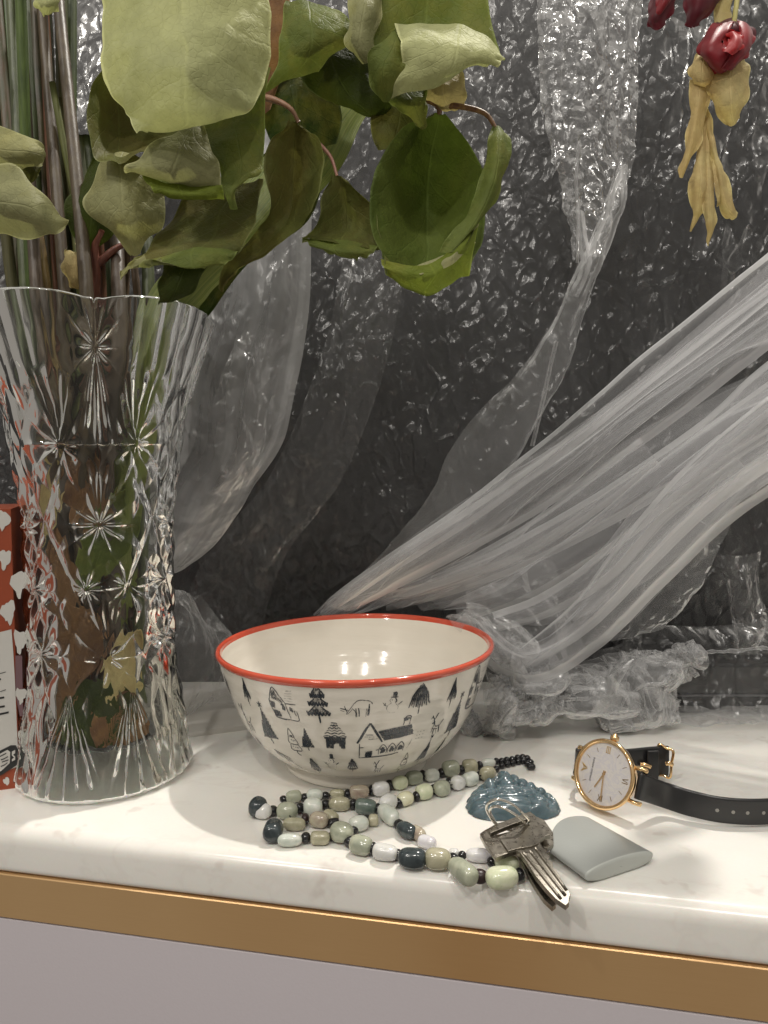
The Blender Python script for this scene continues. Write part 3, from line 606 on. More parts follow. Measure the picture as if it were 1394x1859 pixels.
for k_, (bx_, by_, x_, yy_, c_, lb_) in enumerate(((-.014, -.014, 70, 33.6, 0, 'cut stalk with dull brown skin low at the left front of the vase'), (.0, -.018, 160, 33.2, 1, 'brown cut stalk at the front of the vase behind the lowest cut star'), (.013, -.013, 215, 33.8, 0, 'brown cut stalk leaning right at the front of the vase'), (-.020, .0, 50, 36, 2, 'grey green cut stalk against the left glass wall'), (.020, .0, 270, 36, 2, 'grey green cut stalk against the right glass wall'), (.008, .016, 200, 40, 1, 'dark brown cut stalk at the back of the vase'), (-.006, -.006, 120, 35, 1, 'stout dark cut stalk in the middle of the vase'), (.004, .000, 180, 36, 3, 'stout tan cut stalk in the middle of the vase'))):
    stem_specs.append(((bx_, by_), (x_, 580, yy_+1.2), ((x_*.75-20, -60, 40.5) if x_ < 170 else (x_-8, 330, 39.5)), 3.4+.3*(k_ % 3), ((.07, .05, .035), (.06, .04, .022), (.055, .07, .03), (.10, .065, .04))[c_], ((.11, .08, .055), (.10, .075, .04), (.10, .12, .05), (.16, .11, .07))[c_], lb_))
for k_ in range(13):
    q_ = random.Random(50+k_); x_ = -10+k_*17; stem_specs.append(((q_.uniform(-.018, .018), q_.uniform(.004, .02)), (x_, 560, 40.5+q_.uniform(-.8, 1)), (x_-30+q_.uniform(-14, 14), -80 if x_ < 140 else 250, 42+q_.uniform(-.6, 1.2)), q_.uniform(3.6, 5.2), q_.choice(((.03, .045, .012), (.05, .06, .018), (.06, .035, .018))), q_.choice(((.06, .085, .022), (.09, .10, .03), (.10, .06, .03))),
        ('thick dark green', 'thick olive', 'stout brownish')[k_ % 3]+' stalk at the crowded back of the bouquet, '+('at the far left', 'behind the red brown stalk', 'left of the folded leaf', 'near the middle', 'above the vase')[min(4, k_//3)]))
rs = np.random.RandomState(3)
for (bx, by), rp, upx, rad, c1, c2, lab in stem_specs:
    a0 = vin(bx, by, .026+rs.rand()*.012); r_ = at(*rp[:2], rp[2]/100); u_ = at(*upx[:2], upx[2]/100)
    # keep the stalk inside the wall
    m_ = a0*.45+r_*.55+np.array((rs.randn()*.003, rs.randn()*.002, 0)); dx = m_[:2]-np.array((VX, VY)); L = np.hypot(*dx)
    if L > .0245: m_[:2] = np.array((VX, VY))+dx/L*.0245
    dx = r_[:2]-np.array((VX, VY)); L = np.hypot(*dx)
    if L > .045: r_[:2] = np.array((VX, VY))+dx/L*.045
    P = spts(a0, m_, r_, u_, 40); f = np.linspace(0, 1, 40)
    R_ = rad/1000*(1-.25*f)*(1+.06*vn(f*18, f*0+bx*900, 5)); R_[19:21] *= 1.18
    st = empty('flower_stalk', tuple(a0), lab, 'stalk', 'cut flower stalks standing in the crystal vase')
    V, Fc = tube(P, R_, 12); mesh('stem', V, Fc, m_stem('stalk_skin', c1, c2), st)
# ------------------------------------------------------------------ leaves
def leaf(parent, patches, mats, name='leaf', nu=46, nv=34, wav=.0016):
    """a leaf blade; patches = list of (rows, material) where rows run from stalk to tip"""
    Vs = []; Fs = []; off = 0; UV = []; mi = []; used = []
    for k, (rows, mt) in enumerate(patches):
        G = loft(rows, nu, nv); n = gnormals(G); uu, vv = np.meshgrid(np.linspace(0, 1, nu), np.linspace(-1, 1, nv), indexing='ij')
        cs = G[..., 0]*60+3*len(Vs); G = G+n*(wav*(fbm(G[..., 0]*55+k, G[..., 2]*55, 11+k, 3)[..., None]))
        G = G+n*(.0011*(fbm(G[..., 0]*130+k, G[..., 2]*130, 14+k, 2)-.75))[..., None]
        edge = (np.abs(vv) > .8)*(np.abs(vv)-.8)*5; G = G+n*(edge*.0011*np.sin(uu*14+vv*2+k))[..., None]
        flip = np.sum(gnormals(G)*(CAM-G), -1).mean() > 0
        f = gridf(nu, nv, False, off); 
        # face orientation: geometric normal of the quad a,b,c,d against the camera
        q = G.reshape(-1, 3); ff = f-off; nf = np.cross(q[ff[:, 1]]-q[ff[:, 0]], q[ff[:, 2]]-q[ff[:, 0]]); s = np.sum(nf*(CAM-q[ff[:, 0]]), -1).mean()
        if s < 0: f = f[:, ::-1]
        Vs.append(q); Fs.append(f); UV.append(np.stack([vv, uu], -1).reshape(-1, 2)); off += len(q)
        if mt not in used: used.append(mt)
        mi += [used.index(mt)]*len(f)
    return mesh(name, np.vstack(Vs), np.vstack(Fs), [mats[u] for u in used], parent, uv=np.vstack(UV), midx=mi)
LM = {
 'strapg': m_leafparts('soaked_green_leaf', (.13, .17, .03), (.2, .22, .09)),
 'pale': m_leafparts('leaf_underside_pale', (.52, .54, .27), (.2, .23, .06), vein=.4, blotch=.2, gloss=.6, warm=(.30, .29, .12)),
 'palegrey': m_leafparts('leaf_underside_grey', (.34, .34, .17), (.09, .11, .03), vein=.7, blotch=.35),
 'green': m_leafparts('leaf_upper_green', (.14, .175, .04), (.2, .22, .09)),
 'bright': m_leafparts('leaf_upper_bright', (.19, .24, .035), (.2, .24, .09)),
 'dark': m_leafparts('leaf_upper_dark', (.045, .062, .010), (.12, .13, .05), blotch=.3, warm=(.08, .06, .015)),
 'olive': m_leafparts('leaf_olive', (.12, .13, .035), (.15, .16, .06), blotch=.45, warm=(.13, .09, .03)),
 'cup': m_leafparts('leaf_cup_green', (.085, .12, .022), (.2, .22, .09), vein=1.2, blotch=.3, warm=(.13, .14, .04)),
 'deep': m_leafparts('leaf_deep_green', (.03, .05, .010), (.06, .09, .02)),
 'dry': m_leafparts('dried_leaf', (.60, .50, .24), (.56, .45, .22), vein=.8, blotch=.45, transl=.2, warm=(.36, .20, .08)),
 'rot': m_leafparts('soaked_leaf', (.26, .14, .06), (.24, .13, .06), vein=.6, blotch=.7, warm=(.10, .05, .045)),
}
def petiole(parent, pts, rad=1.3, c=((.20, .10, .05), (.28, .12, .06))):
    P = cr([at(x, y, Y/100) for x, y, Y in pts], 30); V, Fc = tube(P, rad/1000*(1+.25*np.cos(np.linspace(0, 3, 30))), 8)
    return mesh('leaf_stalk', V, Fc, m_stem('leaf_stalk_skin', *c), parent)
def Rw(*rows): return [[tuple(p) for p in r] for r in rows]
b1 = empty('leafy_branch', tuple(at(330, 150, .32)), 'leafy branch with big pale drooping leaves hanging over the front of the vase', 'branch', 'leafy branches in the vase')
b2 = empty('leafy_branch', tuple(at(560, 200, .34)), 'leafy branch with two olive leaves side by side hanging from thin reddish leaf stalks', 'branch', 'leafy branches in the vase')
b3 = empty('leafy_branch', tuple(at(790, 180, .34)), 'leafy branch on the right ending in a large curled green cup shaped leaf', 'branch', 'leafy branches in the vase')
b4 = empty('leafy_branch', tuple(at(20, 250, .33)), 'leafy branch at the left edge with two faded grey green leaves', 'branch', 'leafy branches in the vase')
# A big pale front leaf
leaf(b1, [(Rw([(190, -110, 30), (330, -120, 29), (480, -110, 30)], [(184, 0, 30), (250, 0, 29), (330, 0, 28.4), (420, 0, 29.2), (487, 0, 30.4)], [(186, 70, 30), (250, 70, 28.8), (335, 70, 28), (425, 70, 28.8), (491, 60, 30.5)],
   [(188, 120, 30), (250, 125, 28.6), (335, 130, 27.8), (425, 120, 28.8), (493, 105, 30.6)], [(203, 168, 30), (258, 180, 28.8), (335, 185, 28), (410, 180, 28.8), (470, 168, 30.2)], [(228, 200, 29.8), (270, 210, 28.9), (340, 215, 28.3), (395, 210, 28.9), (432, 200, 29.7)],
   [(247, 222, 29.5), (280, 226, 29), (335, 231, 28.8), (365, 230, 29), (385, 222, 29.5)], [(257, 246, 29.4), (266, 230, 29.3), (305, 235, 29.2), (340, 236, 29.3), (363, 231, 29.5)]), 'pale')], LM, nu=70, nv=50, wav=.003)
# B rolled leaf behind it
leaf(b1, [(Rw([(195, 95, 31.5), (240, 90, 33), (330, 120, 34)], [(165, 165, 31.2), (215, 170, 33.4), (330, 180, 34.5)], [(153, 232, 31), (215, 235, 33.3), (330, 230, 34.5)], [(166, 280, 30.8), (215, 275, 32.6), (310, 262, 33.6)], [(192, 297, 30.6), (225, 290, 31.6), (290, 268, 32.4)], [(216, 305, 30.5), (238, 298, 30.8), (262, 284, 31)]), 'olive'),
  (Rw([(490, 120, 31.5), (420, 130, 32), (330, 170, 33)], [(482, 180, 31.3), (420, 200, 31.6), (340, 235, 32.2)], [(480, 240, 31), (430, 250, 31), (372, 262, 31.2)], [(477, 300, 30.8), (438, 300, 30.5), (396, 300, 30.6)], [(470, 316, 30.7), (434, 330, 30.3), (400, 330, 30.3)], [(430, 340, 30.5), (422, 352, 30.2), (408, 350, 30.2)], [(431, 380, 30.5), (424, 381, 30.4), (416, 379, 30.4)]), 'green'),
  (Rw([(363, 226, 30.6), (362, 226, 30.6), (361, 227, 30.6)], [(300, 255, 30.2), (335, 262, 29.9), (382, 268, 30.3)], [(258, 282, 30.1), (320, 295, 29.6), (395, 300, 30.2)], [(230, 303, 30.2), (310, 318, 29.8), (400, 322, 30.3)], [(240, 308, 30.5), (320, 328, 30.3), (400, 338, 30.5)]), 'palegrey'),
  (Rw([(238, 306, 30.8), (320, 315, 31.4), (402, 325, 30.8)], [(255, 322, 30.4), (320, 336, 30.5), (404, 340, 30.4)], [(278, 342, 30.2), (330, 352, 30.1), (406, 350, 30.3)], [(300, 354, 30.4), (345, 360, 30.3), (406, 357, 30.5)]), 'bright')], LM)
# C pale leaf left below
leaf(b1, [(Rw([(205, 285, 32.2), (225, 280, 32), (250, 290, 32.3)], [(180, 305, 32), (218, 300, 31.4), (292, 320, 32.2)], [(165, 345, 31.9), (222, 345, 31), (297, 350, 32.1)], [(158, 375, 31.9), (226, 385, 31), (298, 385, 32)], [(180, 404, 32), (232, 415, 31.2), (290, 412, 32)], [(212, 430, 32.1), (240, 436, 31.6), (272, 432, 32)], [(240, 462, 32.2), (246, 464, 32.1), (252, 460, 32.2)]), 'palegrey')], LM)
# D
leaf(b1, [(Rw([(470, 318, 32.4), (440, 330, 33), (330, 360, 33.2)], [(466, 365, 31.8), (400, 375, 32.4), (300, 402, 32.8)], [(460, 410, 31.3), (390, 415, 31.7), (275, 440, 32)], [(442, 448, 30.9), (370, 440, 31), (250, 462, 31.3)], [(415, 468, 30.8), (340, 462, 30.6), (236, 480, 30.9)]), 'olive'),
  (Rw([(436, 452, 31), (350, 445, 30.7), (255, 470, 30.9)], [(425, 466, 30.7), (345, 460, 30.3), (240, 480, 30.7)], [(405, 480, 30.6), (350, 487, 30.2), (268, 478, 30.5)], [(372, 488, 30.8), (345, 489, 30.6), (290, 480, 30.7)]), 'green'),
  (Rw([(262, 462, 30.8), (268, 478, 30.8)], [(240, 478, 30.7), (246, 488, 30.7)], [(222, 492, 30.7), (232, 494, 30.7)], [(218, 508, 30.6), (220, 511, 30.6)]), 'palegrey')], LM)
# leaf dropping over the rim
leaf(b1, [(Rw([(300, 470, 32), (345, 465, 32), (395, 470, 32.3)], [(296, 490, 31.4), (335, 492, 31), (372, 490, 31.6)], [(290, 520, 31.2), (320, 525, 30.9), (360, 510, 31.3)], [(287, 546, 31.3), (310, 545, 31.2), (340, 533, 31.4)], [(288, 549, 31.4), (300, 549, 31.4), (322, 543, 31.5)]), 'dark')], LM)
leaf(b1, [(Rw([(175, 285, 36), (190, 290, 36)], [(145, 330, 36), (178, 330, 35.6), (205, 340, 36)], [(120, 370, 36), (170, 375, 35.4), (210, 385, 36)], [(125, 410, 36), (165, 425, 35.6), (205, 425, 36)], [(160, 450, 36), (175, 452, 36)]), 'dark')], LM)
# E, G olive pair
leaf(b2, [(Rw([(526, 224, 34), (538, 220, 34), (547, 230, 34)], [(492, 250, 33.6), (535, 245, 34.4), (580, 248, 33.6)], [(478, 290, 33.2), (535, 290, 34.8), (593, 285, 33.2)], [(478, 335, 33), (532, 335, 34.8), (585, 325, 33)], [(483, 375, 33), (530, 380, 34.4), (576, 368, 32.8)], [(470, 412, 33.2), (515, 415, 33.6), (556, 415, 32.6)], [(440, 450, 33.5), (475, 450, 33.2), (520, 442, 32.6)], [(410, 485, 33.7), (440, 480, 33.3), (470, 466, 32.8)], [(398, 528, 34), (402, 525, 34), (410, 512, 33.8)]), 'olive')], LM, nu=60, nv=40)
leaf(b2, [(Rw([(602, 322, 34.4), (612, 318, 34.4), (622, 322, 34.4)], [(585, 350, 34), (625, 350, 34.8), (658, 347, 34)], [(576, 385, 33.8), (630, 385, 35), (680, 378, 33.9)], [(566, 415, 33.7), (630, 415, 34.8), (690, 415, 33.7)], [(548, 438, 33.6), (620, 435, 34.2), (694, 445, 33.6)], [(560, 441, 33.4), (620, 448, 33.5), (680, 458, 33.4)]), 'olive'),
  (Rw([(548, 436, 33.5), (610, 438, 33.8), (692, 450, 33.5)], [(552, 440, 33.2), (605, 452, 33.2), (676, 460, 33.3)], [(580, 450, 33.2), (618, 462, 33.2), (660, 463, 33.4)], [(612, 461, 33.4), (635, 468, 33.4), (646, 467, 33.5)]), 'green')], LM)
petiole(b2, [(470, 175, 34.5), (500, 182, 34), (528, 198, 33.9), (542, 222, 34)], 1.2, ((.25, .13, .07), (.36, .2, .13)))
petiole(b2, [(545, 235, 34.3), (575, 258, 34.6), (600, 285, 34.6), (612, 320, 34.4)], .9, ((.3, .1, .08), (.4, .22, .15)))
# upper middle leaf I and dark ones behind
leaf(b2, [(Rw([(520, 8, 35), (560, 2, 35), (600, 14, 35)], [(512, 40, 34.6), (565, 40, 34), (632, 38, 34.6)], [(508, 85, 34.4), (565, 80, 33.8), (640, 62, 34.5)], [(500, 125, 34.6), (550, 115, 34.2), (610, 90, 34.6)], [(480, 170, 35), (520, 145, 34.8), (578, 130, 35)]), 'green')], LM)
leaf(b2, [(Rw([(560, 80, 36), (620, 70, 36)], [(540, 115, 35.6), (600, 105, 35.4), (660, 95, 35.8)], [(560, 160, 35.6), (620, 155, 35.2), (680, 150, 35.6)], [(620, 195, 35.6), (660, 198, 35.4), (710, 190, 35.6)], [(690, 205, 35.8), (700, 206, 35.8)]), 'dark')], LM)
leaf(b2, [(Rw([(480, 120, 37.5), (560, 100, 37.5)], [(470, 170, 37.2), (530, 165, 36.8), (600, 150, 37.3)], [(480, 230, 37.2), (540, 220, 36.9), (620, 215, 37.3)], [(500, 270, 37.4), (545, 275, 37.3), (610, 262, 37.4)]), 'deep')], LM)
leaf(b1, [(Rw([(400, -60, 36.5), (500, -60, 36.5)], [(420, 20, 36.5), (470, 20, 36.3), (530, 20, 36.5)], [(430, 90, 36.5), (480, 90, 36.3), (525, 90, 36.5)], [(440, 200, 36.7), (460, 220, 36.6), (490, 200, 36.7)]), 'rot')], LM)
# F cup leaf
leaf(b3, [(Rw([(786, 206, 35.2), (797, 203, 35.3), (808, 207, 35.2)], [(735, 228, 34.9), (795, 222, 35.9), (840, 240, 35.2)], [(690, 285, 34.4), (780, 280, 36.6), (868, 290, 35)], [(667, 340, 33.8), (775, 345, 37), (884, 330, 34.6)], [(672, 400, 33.4), (775, 410, 36.8), (885, 380, 34.2)], [(684, 450, 33), (775, 465, 35.6), (875, 430, 33.6)], [(690, 470, 32.6), (775, 520, 34.4), (866, 462, 33.2)]), 'cup'),
  (Rw([(690, 468, 32.6), (770, 525, 34.2), (868, 455, 33.2)], [(700, 500, 32.6), (772, 539, 33), (850, 498, 32.9)], [(697, 490, 32.3), (772, 528, 32.2), (856, 480, 32.5)], [(694, 478, 32.3), (740, 500, 31.9), (790, 500, 31.8), (835, 462, 32), (868, 410, 32.6)], [(690, 466, 32.5), (735, 480, 32), (780, 478, 31.9), (826, 446, 32), (872, 395, 32.6)]), 'bright'),
  (Rw([(872, 398, 32.6), (826, 448, 32.0), (742, 487, 32.1)], [(860, 412, 32.3), (822, 462, 31.8), (755, 496, 31.9)], [(866, 440, 32.5), (826, 476, 31.8), (775, 500, 31.9)]), 'palegrey')], LM, nu=50, nv=44)
leaf(b3, [(Rw([(897, 233, 34.2), (903, 231, 34.2), (909, 235, 34.3)], [(886, 262, 33.6), (905, 250, 33.2), (921, 258, 33.9)], [(880, 300, 33.2), (903, 295, 32.6), (923, 292, 33.6)], [(872, 340, 33), (892, 340, 32.4), (912, 330, 33.3)], [(850, 385, 32.8), (872, 388, 32.3), (896, 362, 33)], [(820, 425, 32.4), (848, 425, 32.1), (874, 395, 32.8)], [(800, 462, 32.2), (820, 458, 32), (845, 430, 32.4)]), 'green')], LM)
leaf(b3, [(Rw([(715, 150, 36.2), (760, 150, 36.2)], [(682, 190, 36), (730, 190, 35.8), (775, 190, 36)], [(674, 240, 36), (720, 240, 35.7), (760, 230, 36)], [(688, 275, 36), (710, 270, 35.9), (740, 255, 36)]), 'olive')], LM)
# H top right leaf with folded flap
leaf(b3, [(Rw([(675, -60, 34), (780, -70, 33.6), (880, -60, 34)], [(665, 0, 33.6), (775, 0, 34.2), (886, 0, 33.8)], [(652, 45, 33.4), (770, 50, 34.4), (892, 40, 33.6)], [(660, 85, 33.3), (760, 90, 34.3), (902, 80, 33.3)], [(675, 125, 33.2), (760, 130, 34), (905, 105, 33)], [(700, 160, 33.1), (760, 150, 33.6), (860, 115, 33)]), 'green'),
  (Rw([(716, 51, 32.5), (775, 44, 32.6), (833, 48, 32.8), (885, 70, 32.8), (913, 112, 32.9)], [(730, 85, 32), (780, 85, 31.7), (830, 85, 31.7), (875, 95, 32), (908, 112, 32.6)], [(728, 130, 32.1), (780, 125, 31.7), (820, 120, 31.6), (860, 112, 31.9), (900, 113, 32.5)], [(697, 186, 32.8), (735, 168, 32.4), (785, 158, 32.2), (838, 128, 32.3), (884, 112, 32.7)]), 'pale'),
  (Rw([(716, 51, 32.5), (720, 52, 32.8), (726, 56, 33)], [(690, 85, 32.3), (715, 85, 32), (733, 88, 32.4)], [(668, 108, 32.6), (700, 120, 31.9), (733, 118, 32.1)], [(678, 150, 32.7), (700, 155, 32.2), (725, 150, 32.4)], [(696, 186, 32.8), (705, 182, 32.7), (722, 172, 32.7)]), 'green'),
  (Rw([(640, -60, 34), (700, -60, 34)], [(638, 0, 33.6), (665, 0, 33), (692, 0, 33.6)], [(634, 50, 33.4), (655, 55, 32.8), (680, 50, 33.4)], [(634, 82, 33.4), (655, 90, 32.9), (676, 88, 33.3)], [(660, 112, 33.4), (668, 112, 33.2), (680, 108, 33.3)]), 'palegrey')], LM, nu=40, nv=44)
leaf(b3, [(Rw([(700, 185, 34.2), (775, 155, 34)], [(718, 195, 34), (750, 185, 33.7), (775, 175, 33.9)], [(742, 212, 34), (758, 205, 33.8), (774, 200, 33.9)], [(766, 235, 34), (769, 236, 34), (773, 230, 34)]), 'green')], LM)
leaf(b3, [(Rw([(790, 140, 35), (835, 120, 35)], [(772, 165, 34.8), (805, 160, 34.5), (842, 150, 34.8)], [(778, 185, 34.9), (810, 188, 34.7), (843, 178, 34.9)], [(820, 197, 35), (828, 200, 35), (843, 190, 35)]), 'dry')], LM)
petiole(b3, [(770, 178, 35.4), (800, 190, 35), (840, 194, 34.6), (880, 206, 34.3), (901, 234, 34.2)], 1.25, ((.16, .07, .045), (.38, .22, .08)))
petiole(b3, [(795, 190, 35.2), (798, 198, 35.2), (797, 207, 35.3)], 1.5, ((.16, .07, .045), (.3, .16, .08)))
# left edge leaves
leaf(b4, [(Rw([(-60, 200, 33), (-50, 310, 33)], [(0, 226, 32.6), (0, 270, 32), (0, 312, 32.6)], [(48, 244, 32.6), (45, 275, 32), (35, 308, 32.4)], [(76, 266, 32.8), (70, 280, 32.5), (62, 302, 32.6)], [(83, 280, 33), (80, 285, 33), (76, 296, 33)]), 'palegrey')], LM)
leaf(b4, [(Rw([(-60, 290, 32), (-60, 440, 32)], [(-5, 300, 31.5), (-10, 365, 30.6), (-5, 428, 31.4)], [(35, 302, 31.3), (40, 370, 30.4), (45, 435, 31.2)], [(72, 342, 31.2), (75, 385, 30.5), (82, 430, 31.1)], [(105, 380, 31.3), (100, 398, 31), (106, 424, 31.2)], [(126, 398, 31.5), (126, 402, 31.5), (124, 408, 31.5)]), 'palegrey')], LM)
leaf(b4, [(Rw([(60, 270, 33.5), (75, 265, 33.5)], [(40, 300, 33.3), (60, 305, 33), (74, 300, 33.2)], [(45, 330, 33.2), (58, 332, 33), (70, 320, 33.1)]), 'olive')], LM)
# striped strap leaf
t = NT('striped_strap_leaf'); v = t.tc(); uv = t.n('ShaderNodeUVMap').outputs[0]; s = t.noise(t.mapping(uv, (9, .35, 1)), 3.2, 4, .7)
c = t.ramp(s, [(.32, (.05, .09, .015)), (.45, (.16, .22, .03)), (.55, (.32, .35, .08)), (.62, (.10, .15, .025)), (.75, (.42, .40, .14))]); nz = t.noise(v, 50, 3)
_tl = t.n('ShaderNodeBsdfTranslucent'); t.l(c, _tl.inputs[0])
M['strap'] = t.done(t.mixs(.2, t.pr(t.mix(.3, c, t.mix(nz, (.04, .06, .01), (.2, .24, .05))), .4, 0, t.bump(s, .5, .001)), _tl.outputs[0]))
sl = empty('strap_leaf', tuple(vin(.008, -.004, .05)), 'long striped yellow green strap leaf slanting down into the vase', 'leaf')
leaf(sl, [(Rw([(600, 130, 40), (660, 150, 39.5), (740, 150, 40)], [(560, 190, 39.5), (610, 205, 39), (665, 210, 39.5)], [(480, 280, 38.8), (540, 300, 38), (610, 315, 38.8)], [(390, 400, 38), (440, 420, 37), (490, 430, 38)], [(300, 500, 36.8), (340, 520, 35.8), (385, 530, 37)], [(256, 580, 36), (290, 590, 35), (345, 590, 36.4)], [(240, 700, 36), (270, 700, 35.2), (305, 700, 36.4)], [(215, 850, 36.4), (240, 850, 35.8), (275, 850, 36.6)], [(200, 1000, 36.8), (225, 1000, 36.2), (250, 1000, 37)], [(190, 1150, 37.2), (210, 1150, 37), (232, 1150, 37.4)]), 's')], {'s': M['strap']}, 'blade', nu=90, nv=30, wav=.001)
sl2 = empty('strap_leaf', tuple(vin(.004, .006, .06)), 'dark green strap leaf behind the striped one, above the vase rim', 'leaf')
leaf(sl2, [(Rw([(520, 250, 40.5), (600, 280, 40.5)], [(430, 330, 40), (500, 370, 39.6), (560, 400, 40)], [(380, 430, 39.6), (430, 460, 39.2), (470, 460, 39.6)], [(330, 530, 38.8), (370, 545, 38.4), (400, 540, 38.8)], [(300, 640, 38.4), (320, 640, 38.2), (335, 640, 38.4)], [(280, 760, 38.2), (290, 760, 38.2)]), 'deep')], LM, 'blade', wav=.001)
# small dead leaves, soaked leaves in the vase
sd = empty('withered_twig', tuple(at(175, 470, .36)), 'reddish forked twig with small withered leaves just above the vase rim', 'twig')
leaf(sd, [(Rw([(122, 456, 36), (128, 455, 36)], [(115, 475, 35.8), (135, 470, 35.4), (155, 472, 35.8)], [(122, 505, 35.8), (140, 505, 35.4), (160, 500, 35.8)], [(135, 521, 36), (145, 522, 36), (155, 516, 36)]), 'dry')], LM)
leaf(sd, [(Rw([(138, 445, 36), (150, 443, 36)], [(145, 455, 35.8), (160, 447, 35.8)], [(162, 460, 36), (165, 452, 36)]), 'dry')], LM)
petiole(sd, [(172, 560, 36.3), (175, 500, 36), (172, 450, 35.8), (185, 418, 35.6)], 2.0, ((.20, .06, .04), (.3, .12, .08)))
petiole(sd, [(178, 480, 36), (205, 455, 36), (232, 440, 36.2)], 1.6, ((.14, .04, .03), (.22, .08, .05)))
petiole(sd, [(176, 470, 36), (160, 450, 36), (140, 448, 36)], .9)
tw = empty('small_leaf', tuple(at(88, 5, .36)), 'small pale leaf tip pointing down at the top edge above the stalks', 'leaf')
leaf(tw, [(Rw([(62, -40, 36), (115, -40, 36)], [(66, 0, 35.6), (88, 0, 35.2), (108, 0, 35.6)], [(72, 16, 35.7), (86, 20, 35.5), (100, 14, 35.7)], [(84, 23, 35.8), (88, 23, 35.8)]), 'pale')], LM, 'blade')
rs = np.random.RandomState(12)
for k, (x, y, z, sx, sz, mt, lb) in enumerate([(-.018, -.016, .050, .016, .030, 'rot', 'orange brown soaked leaf standing low on the left inside the vase'), (.004, -.020, .038, .020, .018, 'dark', 'dark brown sodden leaf pressed against the bottom of the vase'), (.018, -.014, .056, .010, .022, 'dry', 'yellow green soaked leaf low on the right inside the vase'),
      (-.012, -.022, .100, .011, .028, 'rot', 'rust coloured soaked leaf half way up the vase'), (.014, -.02, .125, .010, .03, 'strapg', 'green soaked leaf half way up the right side of the vase'), (-.006, -.018, .075, .018, .020, 'rot', 'olive soaked leaf behind the middle star of the vase'), (.0, -.022, .15, .014, .024, 'rot', 'pinkish brown soaked leaf near the water line'), (-.022, -.008, .14, .010, .03, 'dry', 'tan soaked leaf near the water line on the left'), (-.02, -.012, .032, .015, .012, 'rot', 'crumpled brown leaf scrap on the vase floor at the left'), (.016, -.012, .033, .014, .014, 'rot', 'crumpled brown leaf scrap on the vase floor at the right')]):
    uu, vv = np.meshgrid(np.linspace(0, 1, 24), np.linspace(-1, 1, 20), indexing='ij'); wd = np.sin(uu*math.pi*.94+.12)**.7
    ang = rs.uniform(-.5, .5); a = vv*wd*sx; b = (uu-.5)*2*sz; X = a*math.cos(ang)-b*math.sin(ang); Z = a*math.sin(ang)+b*math.cos(ang)
    Y = -np.sqrt(np.clip(.0280**2-(x+X)**2, .0002, 1))+.030*.0+.004*fbm(uu*3+k, vv*2, k, 3)+abs(y)*.0
    G = np.stack([VX+x+X, VY+Y, np.clip(z+Z, .0215, .165)], -1); rr = np.hypot(G[..., 0]-VX, G[..., 1]-VY); kk = np.minimum(1, .0285/rr); G[..., 0] = VX+(G[..., 0]-VX)*kk; G[..., 1] = VY+(G[..., 1]-VY)*kk
    o = mesh('soaked_leaf', G.reshape(-1, 3), gridf(24, 20), LM[mt], uv=np.stack([vv, uu], -1).reshape(-1, 2)); tag(o, lb, 'leaf', 'soaked leaves inside the vase')
# ------------------------------------------------------------------ clear plastic sheeting
def px_grid(x0, x1, y0, y1, nu, nv, yfun):
    """a hanging sheet: rows go down, positions spread over the given window at the sheet's own depth"""
    a = at(x0, y0, .50); b = at(x1, y0, .50); c = at(x0, y1, .50)
    X = np.linspace(a[0], b[0], nv)[None]+np.zeros((nu, 1)); Z = np.linspace(a[2], c[2], nu)[:, None]+np.zeros((1, nv))
    return np.stack([X, yfun(X, Z), Z], -1)
def film(name, G, mat, parent, solid=True):
    nu, nv = G.shape[:2]; uu, vv = np.meshgrid(np.linspace(0, 1, nu), np.linspace(0, 1, nv), indexing='ij'); o = mesh(name, G.reshape(-1, 3), gridf(nu, nv), mat, parent, uv=np.stack([vv, uu], -1).reshape(-1, 2))
    return o
def rot2(x, z, a): return x*math.cos(a)+z*math.sin(a), -x*math.sin(a)+z*math.cos(a)
def main_y(X, Z):
    u, v = rot2(X, Z, -.45); f = fbm(X*7+3, Z*3, 3, 3)
    y = .505-.014*(f-.9)-.010*vn(X*20+5, Z*4, 8)
    y -= .0095*crease(u*38, v*22, 21, 3)*(.45+.7*vn(X*9, Z*9, 31))
    y -= .0038*crease(u*105, v*66, 41, 3)*(.35+.75*smooth(.25, .75, vn(X*12+9, Z*12, 37)))
    g = np.exp(-((X-at(900, 300, .5)[0])/.035)**2)*smooth(.25, .34, Z); y += .012*g     # dark valley beside the bright gather
    return np.minimum(y, .530)
ps = empty('plastic_sheet', tuple(at(900, 0, .50)), 'large crinkled clear plastic sheet hanging over the dark wall behind everything', 'plastic sheet')
film('sheet_panel', px_grid(-250, 1650, -60, 1262, 900, 1000, main_y), M['film'], ps)
def crumple(G, amp, freq, seed, o=4, amp2=.0, freq2=300):
    n = gnormals(G); x, y, z = G[..., 0]*freq, G[..., 1]*freq*.7, G[..., 2]*freq
    d = amp*(crease(x+y, z-y, seed, o)-.7); 
    if amp2: d = d+amp2*(crease(G[..., 0]*freq2+G[..., 1]*freq2, G[..., 2]*freq2, seed+50, 2)-.3)
    return G+n*d[..., None]
def pleats(G, amp, k, seed, along=0, wander=1.):
    """folds running along axis 0; k folds across axis 1"""
    nu, nv = G.shape[:2]; u, v = np.meshgrid(np.linspace(0, 1, nu), np.linspace(0, 1, nv), indexing='ij'); n = gnormals(G)
    ph = v*k+wander*(vn(u*2.2, v*3+seed, seed)-.5); d = (vn(ph, u*1.3, seed+3)+.36*vn(ph*2.1, u*1.3, seed+4)+.04*vn(ph*4.5, u*2, seed+5)-.75)*amp
    return G+n*d[..., None]
